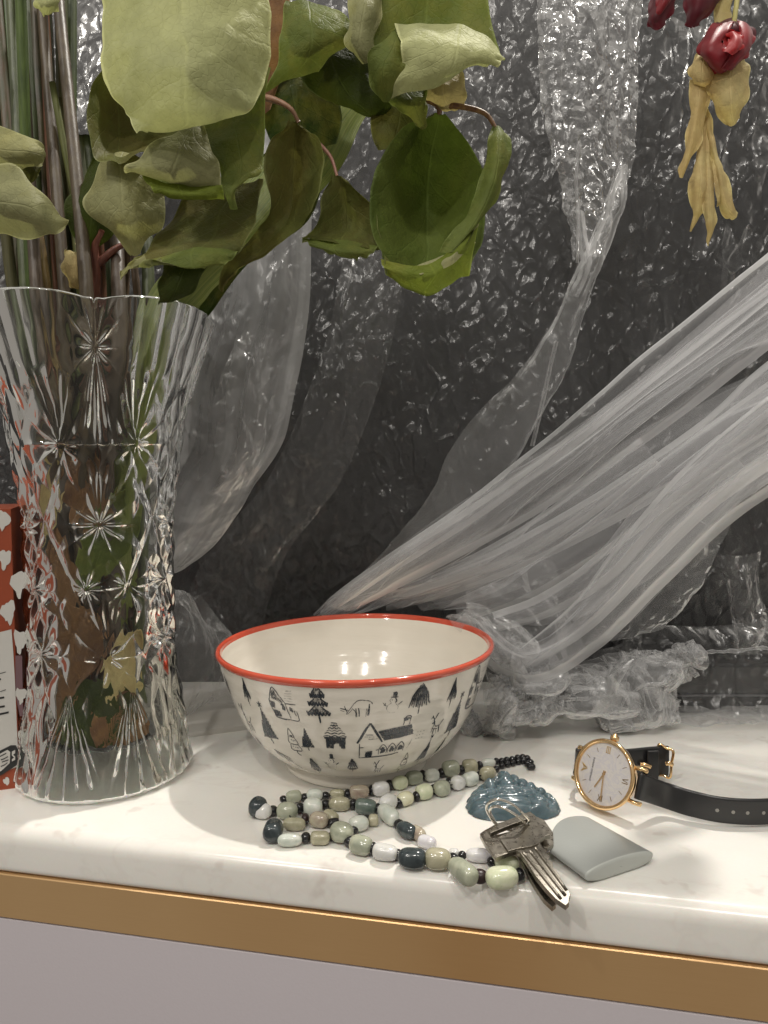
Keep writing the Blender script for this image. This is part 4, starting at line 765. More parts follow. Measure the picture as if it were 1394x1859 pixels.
# gathered bright band and twisted strip right of centre
G = loft(Rw([(975, -60, 49.5), (1060, -60, 48), (1160, -60, 49)], [(986, 60, 49), (1060, 60, 47.6), (1150, 60, 49)], [(990, 180, 49), (1060, 180, 47.4), (1140, 190, 48.6)], [(1010, 290, 48.6), (1065, 290, 47), (1132, 300, 48)], [(1040, 385, 48), (1068, 380, 46.4), (1102, 385, 47.4)], [(1057, 470, 46.8), (1066, 472, 46), (1078, 475, 46.6)]), 260, 130)
G = pleats(G, .008, 5, 61); G = crumple(G, .0042, 75, 62, 4, .0009, 260); film('gathered_band', G, M['film_bright'], ps)
G = loft(Rw([(1126, 300, 46.4), (1136, 302, 46.4)], [(1108, 370, 46.2), (1118, 372, 45.6), (1128, 376, 46.2)], [(1080, 440, 45.8), (1090, 445, 45.2), (1104, 450, 45.8)], [(1062, 474, 45.4), (1070, 485, 44.8), (1080, 492, 45.4)], [(1040, 520, 45.4), (1052, 525, 44.9), (1062, 530, 45.3)], [(1003, 595, 45.4), (1022, 600, 44.9), (1042, 612, 45.3)], [(935, 688, 45.4), (970, 700, 44.8), (1006, 700, 45.3)], [(868, 755, 45.5), (915, 765, 44.8), (962, 775, 45.3)], [(815, 830, 45.6), (870, 840, 44.8), (920, 850, 45.4)], [(795, 885, 45.7), (830, 905, 45), (874, 900, 45.5)], [(745, 950, 45.9), (780, 965, 45.4), (815, 955, 45.7)], [(680, 1020, 46.2), (700, 1030, 46), (735, 1020, 46.2)], [(600, 1100, 46.6), (620, 1105, 46.5), (650, 1100, 46.6)]), 330, 60)
G = pleats(G, .004, 3, 71); film('twisted_strip', crumple(G, .0022, 60, 72, 3), M['drape_thin'], ps)
G = loft(Rw([(1044, 380, 46), (1052, 380, 45.8), (1060, 384, 46)], [(1050, 440, 45.6), (1060, 440, 45.2), (1068, 440, 45.6)], [(1055, 472, 45.2), (1064, 468, 44.7), (1074, 474, 45.1)], [(1046, 505, 45.2), (1056, 506, 44.6), (1066, 506, 45)], [(1030, 535, 45.4), (1040, 538, 45.2), (1050, 540, 45.3)]), 60, 24)
film('pinched_knot', crumple(G, .001, 120, 75, 3), M['drape'], ps)
for k, pts in enumerate(([(966, 810, 45.2), (985, 730, 45), (1000, 660, 45.2), (1010, 620, 45.4)], [(1048, 478, 45), (1050, 400, 45.2), (1046, 330, 45.6), (1050, 260, 46)])):
    w_ = (4, 3, 10)[k]; G = loft([[(x-w_, y, Y+.2), (x, y, Y-.25), (x+w_, y, Y+.2)] for x, y, Y in pts], 60, 8); film('fold_ridge', G, M['drape_thin'], ps)
G = loft(Rw([(640, 400, 49), (690, 430, 48.6), (740, 440, 49)], [(590, 640, 48.6), (630, 650, 48.2), (700, 650, 49)], [(500, 860, 48.6), (540, 870, 48.2), (620, 860, 49)], [(390, 1000, 48.6), (430, 1010, 48.3), (520, 1000, 49)], [(320, 1130, 48.8), (370, 1140, 48.6), (470, 1150, 49)]), 240, 90)
film('slack_fold', crumple(pleats(G, .006, 3, 81), .0012, 60, 82, 3), M['film'], ps)
# left drape beside the vase
ld = empty('plastic_sheet', tuple(at(430, 440, .45)), 'cloudy plastic drape hanging behind the right side of the vase', 'plastic sheet')
G = loft(Rw([(330, 250, 46), (440, 250, 45.6), (565, 250, 46.4)], [(345, 430, 45.6), (450, 430, 45), (556, 440, 46.2)], [(320, 560, 45.4), (440, 560, 44.4), (548, 550, 46)], [(290, 700, 45.2), (400, 700, 43.8), (528, 680, 45.8)], [(270, 800, 45.2), (390, 810, 43.6), (502, 795, 45.4)], [(260, 880, 45.2), (350, 890, 43.8), (452, 882, 45)], [(250, 950, 45.4), (320, 960, 44.2), (404, 958, 45)], [(250, 1000, 45.6), (300, 1010, 45), (350, 1010, 45.2)], [(250, 1030, 45.8), (285, 1033, 45.6), (310, 1032, 45.5)]), 320, 170)
G = pleats(G, .013, 3.2, 91, wander=1.4); G = crumple(G, .0030, 34, 92, 4); 
film('cloudy_panel', G, M['cloudy'], ld)
G = loft(Rw([(440, 600, 44.4), (470, 590, 44.2), (500, 600, 44.8)], [(395, 700, 43.6), (440, 700, 43.2), (490, 700, 44.4)], [(385, 780, 43.2), (430, 780, 42.8), (480, 790, 44)], [(400, 850, 43.4), (430, 850, 43.2), (462, 850, 44)], [(390, 900, 44), (410, 905, 43.8), (430, 900, 44.2)]), 130, 90)
film('crumpled_patch', crumple(G, .0030, 110, 95, 4, .0009, 260), M['film'], ld)
G = loft(Rw([(549, 260, 46.2), (566, 260, 46.2)], [(548, 440, 45.9), (558, 440, 45.9)], [(539, 560, 45.7), (550, 560, 45.7)], [(518, 690, 45.4), (530, 690, 45.5)], [(492, 795, 45.1), (502, 797, 45.2)], [(436, 890, 44.7), (446, 893, 44.8)]), 90, 8); film('folded_edge', G, M['drape'], ld)
lc = empty('plastic_bag', tuple(on(360, 1270)), 'crumpled clear plastic bundle lying on the counter between vase and bowl', 'plastic')
G = loft(Rw([(285, 1080, 46.5), (320, 1085, 46), (345, 1095, 46.5)], [(280, 1110, 46), (330, 1120, 44.8), (380, 1145, 46.2)], [(275, 1150, 45.6), (340, 1160, 44.2), (415, 1170, 46)], [(275, 1200, 45.4), (350, 1200, 44), (430, 1205, 45.8)], [(280, 1240, 45.2), (350, 1245, 44), (440, 1240, 45.6)], [(285, 1272, 45.4), (350, 1270, 45), (445, 1262, 45.8)]), 150, 150)
film('bundle', crumple(pleats(G, .009, 4, 101), .0052, 40, 102, 4, .0005, 240), M['clump'], lc)
# big diagonal drape
dg = empty('plastic_sheet', tuple(at(1200, 700, .43)), 'wide milky plastic drape pulled diagonally from the upper right down behind the bowl', 'plastic sheet')
def behind(rows):
    if rows[-1][0][0] > 1400: rows = rows+[[tuple(np.array(a_)*3.2-np.array(b_)*2.2) for a_, b_ in zip(rows[-1], rows[-2])]]
    out = []
    for r in rows:
        out.append([(x, y, max(Y, float(np.interp(y, [1030, 1085], [Y, 47.3])))) if x < 800 else ((x, y, max(Y, float(np.interp(x, [800, 870], [np.interp(y, [1030, 1085], [Y, 47.3]), Y])))) if x < 870 else (x, y, Y)) for x, y, Y in r])
    return out
def dia(rows, name, seed, amp, k, nu=300, nv=150, mat='drape', cr_=.0012):
    G = loft(behind(Rw(*rows)), nu, nv); G = pleats(G, amp*.8, k, seed, wander=.9); return film(name, crumple(G, cr_*.9, 30, seed+1, 2), M[mat], dg)
U = ([(566, 1120, 46.6), (580, 1122, 46.4), (600, 1124, 46.4)], [(632, 1070, 46.2), (660, 1090, 45.6), (720, 1100, 46)], [(700, 1010, 45.8), (760, 1045, 44.8), (830, 1070, 45.4)], [(765, 950, 45.4), (850, 990, 44.2), (930, 1010, 45)],
     [(850, 885, 45), (930, 920, 43.6), (1000, 940, 44.6)], [(990, 795, 44.4), (1050, 830, 43), (1110, 845, 44)], [(1130, 690, 43.8), (1170, 730, 42.2), (1215, 760, 43.2)], [(1270, 580, 43), (1300, 640, 41.4), (1330, 675, 42.6)], [(1394, 478, 42), (1400, 560, 40.6), (1400, 640, 41.8)], [(1520, 380, 41), (1520, 480, 40), (1520, 590, 41)])
dia(U, 'upper_swag', 111, .013, 4.5)
U2 = ([(578, 1119, 46.3), (600, 1122, 46.2)], [(650, 1060, 45.6), (690, 1085, 45)], [(760, 970, 44.8), (800, 1020, 44)], [(900, 870, 44), (930, 930, 43.2)], [(1060, 760, 43), (1090, 815, 42.2)], [(1210, 650, 42), (1240, 710, 41.2)], [(1394, 500, 40.8), (1400, 600, 40)], [(1520, 400, 40), (1520, 520, 39.4)])
dia(U2, 'overlapping_fold', 121, .007, 3.5)
Lw = ([(700, 1112, 46.5), (760, 1118, 46.3), (850, 1124, 46.4)], [(780, 1050, 46), (850, 1085, 45.2), (900, 1135, 45.8)], [(860, 985, 45.6), (940, 1050, 44.6), (975, 1150, 45.2)], [(945, 925, 45.2), (1040, 1010, 43.8), (1070, 1130, 44.8)], [(1032, 868, 44.6), (1140, 960, 43), (1180, 1070, 44.2)], [(1130, 795, 44), (1230, 880, 42.4), (1280, 985, 43.4)], [(1260, 718, 43.2), (1335, 800, 41.6), (1360, 920, 42.8)], [(1394, 655, 42.4), (1400, 760, 40.8), (1400, 900, 42.4)], [(1520, 580, 41.5), (1520, 690, 40.4), (1520, 840, 41.6)])
dia(Lw, 'middle_swag', 131, .013, 6, mat='drape')
Sw = ([(880, 1118, 43.6), (862, 1132, 43.4), (845, 1150, 43.6)], [(925, 1150, 43), (900, 1172, 42.5), (880, 1190, 43)], [(965, 1155, 42.8), (950, 1190, 42), (938, 1222, 42.6)], [(1010, 1130, 42.6), (1010, 1175, 41.8), (990, 1226, 42.4)], [(1060, 1080, 42.6), (1080, 1130, 41.8), (1070, 1190, 42.2)], [(1110, 1010, 42.6), (1150, 1060, 41.6), (1155, 1130, 42)], [(1190, 910, 42.4), (1225, 970, 41.2), (1240, 1040, 41.8)], [(1290, 800, 41.6), (1320, 860, 40.4), (1330, 935, 41.2)], [(1394, 715, 40.8), (1400, 790, 39.8), (1400, 870, 40.6)], [(1520, 640, 40), (1520, 700, 39), (1520, 800, 40)])
dia(Sw, 'lower_swag', 141, .009, 4, mat='drape')
M2 = ([(760, 1100, 45.4), (800, 1110, 45.2)], [(860, 1030, 44.8), (900, 1075, 44.4)], [(950, 960, 44.2), (990, 1010, 43.6)], [(1060, 880, 43.4), (1100, 940, 42.8)], [(1180, 790, 42.6), (1220, 860, 42)], [(1300, 715, 41.8), (1330, 790, 41.2)], [(1400, 665, 41.2), (1400, 740, 40.6)], [(1520, 590, 40.4), (1520, 670, 40)])
dia(M2, 'overlapping_fold', 145, .006, 3)
M3 = ([(1010, 1100, 44), (1040, 1130, 43.6)], [(1080, 1030, 43.6), (1120, 1080, 43)], [(1150, 950, 43), (1200, 1000, 42.4)], [(1250, 860, 42.2), (1290, 920, 41.6)], [(1394, 770, 41.2), (1400, 830, 40.6)], [(1520, 690, 40.2), (1520, 750, 39.8)])
dia(M3, 'overlapping_fold', 148, .006, 3)
M['fold'] = m_film('overlapped_film', .13, .75, 0, .8, rough=.4, tint=(.79, .79, .81), spec=1.25, refl=.6, streak=.3)
for k, (pts, w0, w1) in enumerate((
  ([(600, 1104, 45.9), (760, 1012, 44.4), (950, 900, 43), (1150, 758, 41.8), (1394, 560, 40.2), (1500, 480, 39.6)], 14, 62), ([(700, 1094, 45.6), (860, 1040, 44.2), (1000, 975, 43.2), (1150, 890, 42.2), (1300, 790, 41.2), (1400, 705, 40.6), (1500, 640, 40)], 14, 40),
  ([(830, 1112, 45), (960, 1058, 43.6), (1090, 975, 42.8), (1230, 862, 41.8), (1400, 742, 40.6), (1500, 680, 40)], 12, 44), ([(955, 1196, 42.6), (1060, 1116, 41.8), (1150, 1012, 41.4), (1270, 885, 40.8), (1400, 785, 39.8), (1500, 720, 39.4)], 16, 56),
  ([(838, 1120, 43.4), (880, 1168, 42.4), (930, 1205, 41.9), (985, 1206, 41.6), (1075, 1145, 41.6), (1180, 1040, 41.3), (1300, 925, 40.8), (1420, 840, 40)], 22, 30), ([(640, 1090, 45.6), (800, 1052, 44.6), (920, 1000, 43.8), (1040, 925, 43), (1180, 820, 42.2)], 10, 26),
  ([(900, 1130, 43.2), (990, 1100, 42.8), (1100, 1030, 42.2), (1200, 920, 41.8), (1330, 820, 41.2)], 10, 30), ([(585, 1110, 46.1), (700, 1030, 44.8), (850, 930, 43.6), (1020, 800, 42.6), (1200, 650, 41.4), (1394, 500, 40), (1500, 420, 39.5)], 8, 26))):
    c_ = np.array(pts, float); tn = np.gradient(c_[:, :2], axis=0); tn /= np.linalg.norm(tn, axis=1, keepdims=True); nn2 = np.stack([-tn[:, 1], tn[:, 0]], 1); ww = np.linspace(w0, w1, len(c_))[:, None]
    rows = [[(*(c_[i, :2]+nn2[i]*ww[i]), c_[i, 2]+.5), (*(c_[i, :2]+nn2[i]*ww[i]*.4), c_[i, 2]-.3), (*(c_[i, :2]-nn2[i]*ww[i]*.4), c_[i, 2]-.35), (*(c_[i, :2]-nn2[i]*ww[i]), c_[i, 2]+.4)] for i in range(len(c_))]
    G = pleats(loft(behind(rows), 220, 50), .0035, 2, 300+k, wander=.8); film('overlapping_fold', crumple(G, .0006, 40, 320+k, 2), M['fold'], dg)
# wisp that touches the bowl rim, frayed crinkles between the swags
for k, (rows, mt, cr_) in enumerate((
   (Rw([(818, 1128, 44.2), (835, 1120, 44), (860, 1108, 44)], [(832, 1136, 43.6), (860, 1130, 43), (880, 1118, 43.4)], [(870, 1150, 42.8), (890, 1145, 42.2), (905, 1135, 42.8)], [(905, 1180, 42.4), (925, 1165, 41.8), (940, 1150, 42.4)], [(950, 1225, 42.2), (960, 1200, 41.8), (975, 1180, 42.2)]), 'clump', .003),
   (Rw([(870, 1040, 45.4), (940, 1010, 45), (1000, 1020, 45.2)], [(850, 1085, 45), (930, 1070, 44.2), (1010, 1060, 44.8)], [(870, 1125, 44.6), (940, 1120, 43.8), (1030, 1110, 44.4)], [(900, 1165, 44), (960, 1170, 43.4), (1040, 1150, 44)], [(950, 1200, 43.8), (1000, 1205, 43.2), (1060, 1180, 43.8)]), 'clump', .006),
   (Rw([(1150, 960, 44.6), (1240, 920, 44.2), (1340, 900, 44)], [(1120, 1040, 44.6), (1220, 1010, 44), (1300, 980, 44)], [(1100, 1110, 44.6), (1180, 1100, 44), (1250, 1060, 44.2)], [(1060, 1170, 44.6), (1120, 1160, 44.2), (1190, 1130, 44.4)]), 'clump', .006),
   (Rw([(1290, 1000, 45.4), (1335, 1010, 45), (1370, 1000, 45.4)], [(1325, 1070, 45), (1345, 1075, 44.6), (1368, 1070, 45)], [(1335, 1120, 45), (1355, 1125, 44.6), (1385, 1120, 45)], [(1330, 1180, 45.2), (1365, 1180, 44.8), (1420, 1175, 45.2)]), 'clump', .004),
   (Rw([(1180, 1150, 46.4), (1280, 1140, 46), (1420, 1120, 46.2)], [(1120, 1175, 46), (1260, 1165, 45.6), (1420, 1150, 45.8)], [(1010, 1204, 46), (1220, 1190, 45.5), (1420, 1176, 45.6)]), 'clump', .003))):
    G = loft(rows, 150, 110); film('crinkled_fold', crumple(pleats(G, .006, 2, 151+k), cr_*1.4, 42, 160+k, 4, .0003, 200), M[('clump', 'clump', 'drape_thin', 'film', 'film')[k]], dg)
G = loft(Rw([(1190, 1186, 45.4), (1290, 1180, 45), (1400, 1170, 45.2), (1520, 1165, 45.2)], [(1215, 1225, 45), (1300, 1230, 44.7), (1400, 1222, 44.8), (1520, 1215, 45)], [(1235, 1270, 44.6), (1310, 1268, 44.4), (1400, 1262, 44.6), (1520, 1255, 44.8)], [(1240, 1300, 44.2), (1320, 1302, 44), (1400, 1300, 44.3), (1520, 1296, 44.5)]), 120, 160)
G = crumple(pleats(G, .006, 4, 251), .004, 40, 252, 3); G[..., 2] = np.maximum(G[..., 2], .0006); film('hanging_flap', G, M['film'], dg)
P = cr([at(x, y, Y/100) for x, y, Y in ((940, 1216, 46.2), (1040, 1208, 46), (1140, 1202, 45.7), (1220, 1190, 45.5), (1320, 1180, 45.5), (1470, 1170, 45.6))], 120); P[:, 2] += .0012*(vn(np.arange(120)*.5, 0*P[:, 0], 4)-.5)
V, Fc = tube(P, .0011+.0008*vn(np.arange(120)*.8, 0*P[:, 0], 9), 7); mesh('rolled_hem', V, Fc, M['drape'], dg)
# crumpled heap on the counter right of the bowl
hp = empty('plastic_bag', tuple(on(1050, 1300)), 'crumpled clear plastic heap on the counter right of the bowl, under the drape', 'plastic')
lobes = (
 [[(848, 1150, 45), (905, 1160, 43.6), (960, 1185, 44.4)], [(842, 1195, 44.2), (900, 1205, 42.4), (985, 1205, 43.8)], [(850, 1240, 43.6), (915, 1245, 41.9), (1000, 1240, 43.4)], [(842, 1285, 43.4), (900, 1290, 41.8), (985, 1280, 43.2)], [(868, 1322, 43.6), (905, 1320, 42.8), (955, 1305, 43.6)]],
 [[(930, 1185, 45), (1000, 1195, 44.4), (1075, 1198, 45)], [(960, 1215, 44), (1030, 1225, 42.7), (1110, 1210, 44.2)], [(945, 1250, 43.6), (1035, 1262, 42.2), (1125, 1240, 43.8)], [(985, 1285, 43.8), (1040, 1288, 42.8), (1105, 1285, 43.8)], [(1000, 1304, 44.4), (1045, 1300, 43.8), (1085, 1300, 44.4)]],
 [[(1050, 1195, 45.4), (1150, 1190, 44.8), (1245, 1188, 45.4)], [(1070, 1222, 44.4), (1160, 1220, 43.3), (1256, 1208, 44.8)], [(1060, 1256, 44), (1155, 1260, 42.7), (1248, 1238, 44.4)], [(1090, 1286, 44), (1150, 1292, 43.1), (1226, 1276, 44.3)], [(1108, 1304, 44.6), (1150, 1305, 44.1), (1198, 1298, 44.6)]],
 [[(900, 1230, 42.8), (1000, 1225, 42.4), (1120, 1240, 43)], [(880, 1270, 42.2), (990, 1262, 41.6), (1160, 1268, 42.6)], [(900, 1306, 42.2), (1000, 1298, 42), (1140, 1296, 42.8)]],
 [[(1150, 1200, 44.8), (1205, 1196, 44.2), (1250, 1196, 44.8)], [(1120, 1240, 43.8), (1190, 1238, 43), (1250, 1228, 44)], [(1150, 1280, 43.8), (1190, 1284, 43.2), (1225, 1272, 44)]])
for k, rows in enumerate(lobes):
    G = loft(rows, 180, 180); G = pleats(G, .012, 1.3, 171+k, wander=3); G = np.swapaxes(pleats(np.swapaxes(G, 0, 1), .012, 1.6, 191+k, wander=3), 0, 1); G = crumple(crumple(G, .010, 17, 172+k, 3), .0030, 60, 182+k, 2, .0003, 180); G[..., 2] = np.maximum(G[..., 2], .0006); film('crumpled_lobe', G, M['clump'], hp)
fl = empty('plastic_scrap', tuple(on(1300, 1300)), 'flat scrap of clear film lying on the counter in front of the black box', 'plastic')
G = np.array([[on(x, y, .004) for x in np.linspace(1130, 1470, 80)] for y in np.linspace(1272, 1318, 24)]); G[..., 2] += .0045*crease(G[..., 0]*90, G[..., 1]*60, 6, 3)*.8-.001; G[..., 2] = np.maximum(G[..., 2], .0005); film('scrap', G, M['clump'], fl)
# ------------------------------------------------------------------ wilted tulips
tul = empty('wilted_tulip', tuple(at(1315, 85, .40)), 'wilted red tulip hanging head down with long yellowed leaves, top right', 'flower', 'wilted red tulips')
def m_petal(nm, c1, c2):
    t = NT(nm); v = t.tc(); s = t.noise(t.mapping(v, (1, 1, .3)), 260, 4, .6); c = t.mix(t.ramp(t.noise(v, 60, 3), [(.35, 0), (.65, 1)]), c1, c2)
    p = t.pr(c, .5, 0, t.bump(s, .3, .0008), Sheen_Weight=.2); tl = t.n('ShaderNodeBsdfTranslucent'); t.l(c, tl.inputs[0]); return t.done(t.mixs(.2, p, tl.outputs[0]))
LM['red'] = m_petal('red_petal', (.17, .003, .010), (.33, .008, .016)); LM['redl'] = m_petal('light_red_petal', (.36, .010, .014), (.46, .02, .022)); LM['wine'] = m_petal('wine_petal', (.06, .002, .008), (.12, .004, .012))
def petal(par, rows, m, name='petal'): return leaf(par, [(Rw(*rows), m)], LM, name, 24, 20, .0008)
petal(tul, ([(1300, 44, 40.6), (1330, 34, 40.8), (1352, 48, 40.6)], [(1280, 62, 40.2), (1325, 55, 39.6), (1366, 66, 40.4)], [(1268, 90, 40), (1315, 85, 40.8), (1360, 92, 40.3)], [(1290, 116, 39.9), (1318, 118, 39.8), (1345, 110, 40.1)], [(1305, 130, 40), (1318, 130, 40), (1330, 122, 40)]), 'wine')
petal(tul, ([(1298, 46, 40.2), (1318, 42, 39.9), (1334, 40, 40.1)], [(1278, 64, 39.8), (1300, 66, 39.2), (1326, 52, 39.5)], [(1268, 92, 39.8), (1288, 92, 39), (1310, 78, 39.2)], [(1284, 110, 39.8), (1300, 112, 39.1), (1322, 100, 39)], [(1303, 128, 39.9), (1315, 128, 39.4), (1332, 118, 39.4)]), 'red')
petal(tul, ([(1334, 40, 40.1), (1350, 46, 39.8), (1362, 64, 40.1)], [(1342, 58, 39.5), (1354, 68, 39.3), (1364, 78, 39.8)], [(1344, 78, 39.2), (1350, 90, 39), (1358, 94, 39.6)], [(1326, 100, 38.9), (1338, 106, 38.9), (1346, 106, 39.4)], [(1310, 124, 39.3), (1322, 126, 39.2), (1332, 120, 39.5)]), 'red')
petal(tul, ([(1322, 58, 39.6), (1332, 52, 39.2), (1344, 64, 39.4)], [(1310, 72, 39.3), (1322, 70, 39.8), (1342, 78, 39)], [(1308, 88, 39), (1322, 88, 39.2), (1338, 90, 38.8)], [(1312, 96, 38.9), (1320, 98, 38.9), (1328, 97, 38.9)]), 'redl')
petal(tul, ([(1318, 62, 39.1), (1330, 58, 38.9), (1340, 66, 38.9)], [(1326, 72, 39), (1336, 70, 38.6), (1346, 74, 38.8)], [(1320, 84, 38.8), (1334, 86, 38.4), (1342, 86, 38.7)], [(1314, 98, 38.7), (1322, 98, 38.5), (1330, 96, 38.6)]), 'redl')
P = cr([at(x, y, Y/100) for x, y, Y in ((1345, -60, 41), (1338, 0, 40.8), (1332, 44, 40.4))], 24); V, Fc = tube(P, .0013, 10); mesh('stem', V, Fc, m_stem('pale_stem', (.42, .38, .12), (.55, .5, .2)), tul)
def dl(rows, par=None): leaf(par or tul, [(Rw(*rows), 'dry')], LM, 'dried_leaf', 40, 26, .0022)
dl(([(1300, -60, 41.4), (1330, -60, 41.4)], [(1300, 0, 41.3), (1312, 0, 41), (1330, 0, 41.3)], [(1294, 40, 41.1), (1306, 40, 40.8), (1322, 40, 41.1)], [(1288, 60, 41), (1300, 66, 41)]))
dl(([(1266, 98, 40.6), (1280, 92, 40.5), (1298, 100, 40.6)], [(1253, 120, 40.4), (1274, 118, 39.9), (1301, 126, 40.3)], [(1256, 142, 40.4), (1274, 146, 39.9), (1296, 140, 40.3)], [(1270, 154, 40.5), (1280, 155, 40.4), (1290, 150, 40.5)]))
dl(([(1315, 118, 40.6), (1340, 104, 40.5), (1352, 108, 40.6)], [(1292, 138, 40.4), (1325, 135, 39.6), (1358, 130, 40.4)], [(1287, 160, 40.4), (1324, 162, 39.5), (1357, 160, 40.3)], [(1300, 195, 40.4), (1325, 195, 39.7), (1348, 190, 40.3)], [(1326, 223, 40.5), (1330, 225, 40.5), (1337, 212, 40.5)]))
dl(([(1257, 146, 40.8), (1270, 152, 40.4), (1280, 154, 40.7)], [(1251, 200, 40.6), (1266, 200, 40), (1282, 190, 40.5)], [(1246, 250, 40.5), (1258, 250, 40), (1277, 240, 40.4)], [(1240, 285, 40.5), (1248, 285, 40.2), (1258, 280, 40.4)], [(1231, 322, 40.6), (1234, 322, 40.6), (1237, 312, 40.6)]))
dl(([(1276, 215, 41), (1282, 215, 41)], [(1264, 285, 40.8), (1272, 280, 40.4), (1282, 272, 40.7)], [(1256, 335, 40.7), (1270, 335, 40.2), (1288, 328, 40.6)], [(1254, 375, 40.7), (1266, 378, 40.3), (1280, 372, 40.6)], [(1258, 395, 40.7), (1264, 396, 40.6), (1271, 390, 40.7)], [(1251, 420, 40.8), (1254, 421, 40.8)]))
dl(([(1279, 240, 41), (1284, 238, 41)], [(1280, 320, 40.5), (1286, 318, 40.3), (1292, 316, 40.5)], [(1280, 380, 40.4), (1287, 380, 40.2), (1294, 378, 40.4)], [(1284, 420, 40.5), (1289, 420, 40.4), (1293, 412, 40.5)], [(1283, 446, 40.6), (1285, 447, 40.6)]))
dl(([(1279, 152, 41), (1284, 156, 41)], [(1280, 215, 41), (1286, 212, 41)], [(1288, 280, 40.8), (1296, 270, 40.4), (1303, 285, 40.7)], [(1298, 330, 40.7), (1308, 325, 40.3), (1318, 330, 40.6)], [(1308, 372, 40.7), (1316, 370, 40.4), (1328, 365, 40.6)], [(1330, 392, 40.8), (1333, 395, 40.8), (1335, 388, 40.8)]))
dl(([(1290, 290, 40.5), (1296, 290, 40.5)], [(1296, 330, 40.3), (1304, 330, 40.2)], [(1302, 362, 40.3), (1309, 364, 40.2)], [(1305, 368, 40.4), (1307, 368, 40.4)]))
tu2 = empty('wilted_tulip', tuple(at(1245, 0, .41)), 'dark red drooping tulip petals cut off by the top edge left of the hanging tulip', 'flower', 'wilted red tulips')
petal(tu2, ([(1230, -80, 41.5), (1280, -90, 41), (1330, -80, 41.5)], [(1240, -20, 41.2), (1275, -20, 40.2), (1322, -20, 41)], [(1246, 15, 41), (1268, 18, 40.3), (1300, 10, 40.9)], [(1247, 38, 41), (1258, 40, 40.7), (1276, 34, 41)], [(1246, 47, 41.1), (1258, 49, 41), (1270, 46, 41.1)]), 'wine')
petal(tu2, ([(1180, -80, 41.5), (1220, -90, 41), (1250, -80, 41.5)], [(1190, -20, 41.2), (1215, -20, 40.4), (1236, -20, 41)], [(1181, 15, 41), (1200, 15, 40.4), (1222, 10, 40.9)], [(1177, 35, 41), (1190, 38, 40.6), (1212, 32, 41)], [(1182, 46, 41.1), (1194, 50, 41), (1206, 44, 41.1)]), 'wine')
petal(tu2, ([(1205, -60, 41), (1225, -60, 40.8)], [(1200, -10, 40.6), (1210, -8, 40.2), (1224, -14, 40.6)], [(1190, 20, 40.6), (1200, 18, 40.3), (1208, 10, 40.6)], [(1186, 34, 40.7), (1190, 34, 40.7)]), 'red')
# ------------------------------------------------------------------ bead necklace
JC = {'w': ((.50, .50, .47), (.62, .61, .60)), 'g': ((.25, .27, .21), (.34, .35, .27)), 'o': ((.26, .25, .17), (.35, .33, .24)), 'a': ((.42, .46, .41), (.54, .56, .50)),
      't': ((.095, .13, .115), (.15, .185, .16)), 'p': ((.43, .47, .32), (.54, .56, .42)), 'c': ((.52, .50, .34), (.60, .57, .42)), 's': ((.022, .032, .036), (.05, .065, .07)), 'r': ((.25, .19, .155), (.36, .33, .25)), 'l': ((.48, .46, .50), (.58, .56, .60))}
JC = {k: (v if k in 'st' else tuple(tuple(min(.7, q_*1.28) for q_ in c_) for c_ in v)) for k, v in JC.items()}
JM = {k: m_jade('jade_'+k, *v, sss=(.05 if k == 's' else .4)) for k, v in JC.items()}
JM['k'] = simple('black_bead', (.010, .010, .012), .22, IOR=1.5, Coat_Weight=.3); JM['m'] = simple('wooden_black_bead', (.028, .014, .014), .35, grain=.2, scale=300)
neck = empty('bead_necklace', tuple(on(640, 1500)), 'bead necklace of green, white and grey stones with black spacers and carved pendant', 'necklace')
def bead(x, y, w, h, ang, col, zb=0., sq=2.6, seed=0, depth=1.0):
    """x,y,w,h in photo pixels; zb the height of its underside; axis along ang (degrees, picture)"""
    p = on(x, y, zb+.004); t_ = np.linalg.norm(p-CAM)*.97; hh = h/F*t_/2; p = on(x, y, zb+hh*.96); t_ = np.linalg.norm(p-CAM)*.965; hh = h/F*t_/2*.98; ww = w/F*t_/2
    a = math.radians(ang); q = on(x+math.cos(a)*10, y+math.sin(a)*10, p[2]); ax = q-p; ax /= np.linalg.norm(ax); 
    if abs(math.sin(a)) > .3: ww *= 1+.5*abs(math.sin(a))
    bz = np.array((0, 0, 1.)); by = np.cross(bz, ax)
    nu, nv = (18, 26) if w > 20 else (12, 16)
    th = np.linspace(-math.pi/2, math.pi/2, nu); ph = np.linspace(0, 2*math.pi, nv, endpoint=False); T, P_ = np.meshgrid(th, ph, indexing='ij')
    def sp(v, e): return np.sign(v)*np.abs(v)**(2/e)
    X = sp(np.sin(T), sq); rr = sp(np.cos(T), sq); Y = rr*sp(np.cos(P_), 2.3); Z = rr*sp(np.sin(P_), 2.3)
    rs_ = np.random.RandomState(seed); 
    if w > 20:
        k = 1+.07*(vn(X*1.3+seed*3.1+Y, Z*1.3+seed, seed)-.5)+.05*(vn(X*2.5+seed, Y*2.2+Z, seed+7)-.5); Y = Y*k*(1+.10*X*rs_.uniform(-1, 1)); Z = Z*k*(1+.10*X*rs_.uniform(-1, 1))
    V = p+X[..., None]*ww*ax+Y[..., None]*hh*depth*by+Z[..., None]*hh*bz
    V = V.reshape(-1, 3); V[:, 2] = np.maximum(V[:, 2], .0002)
    return mesh('bead' if col not in 'km' else 'spacer_bead', V, gridf(nu, nv, True), JM[col], neck)
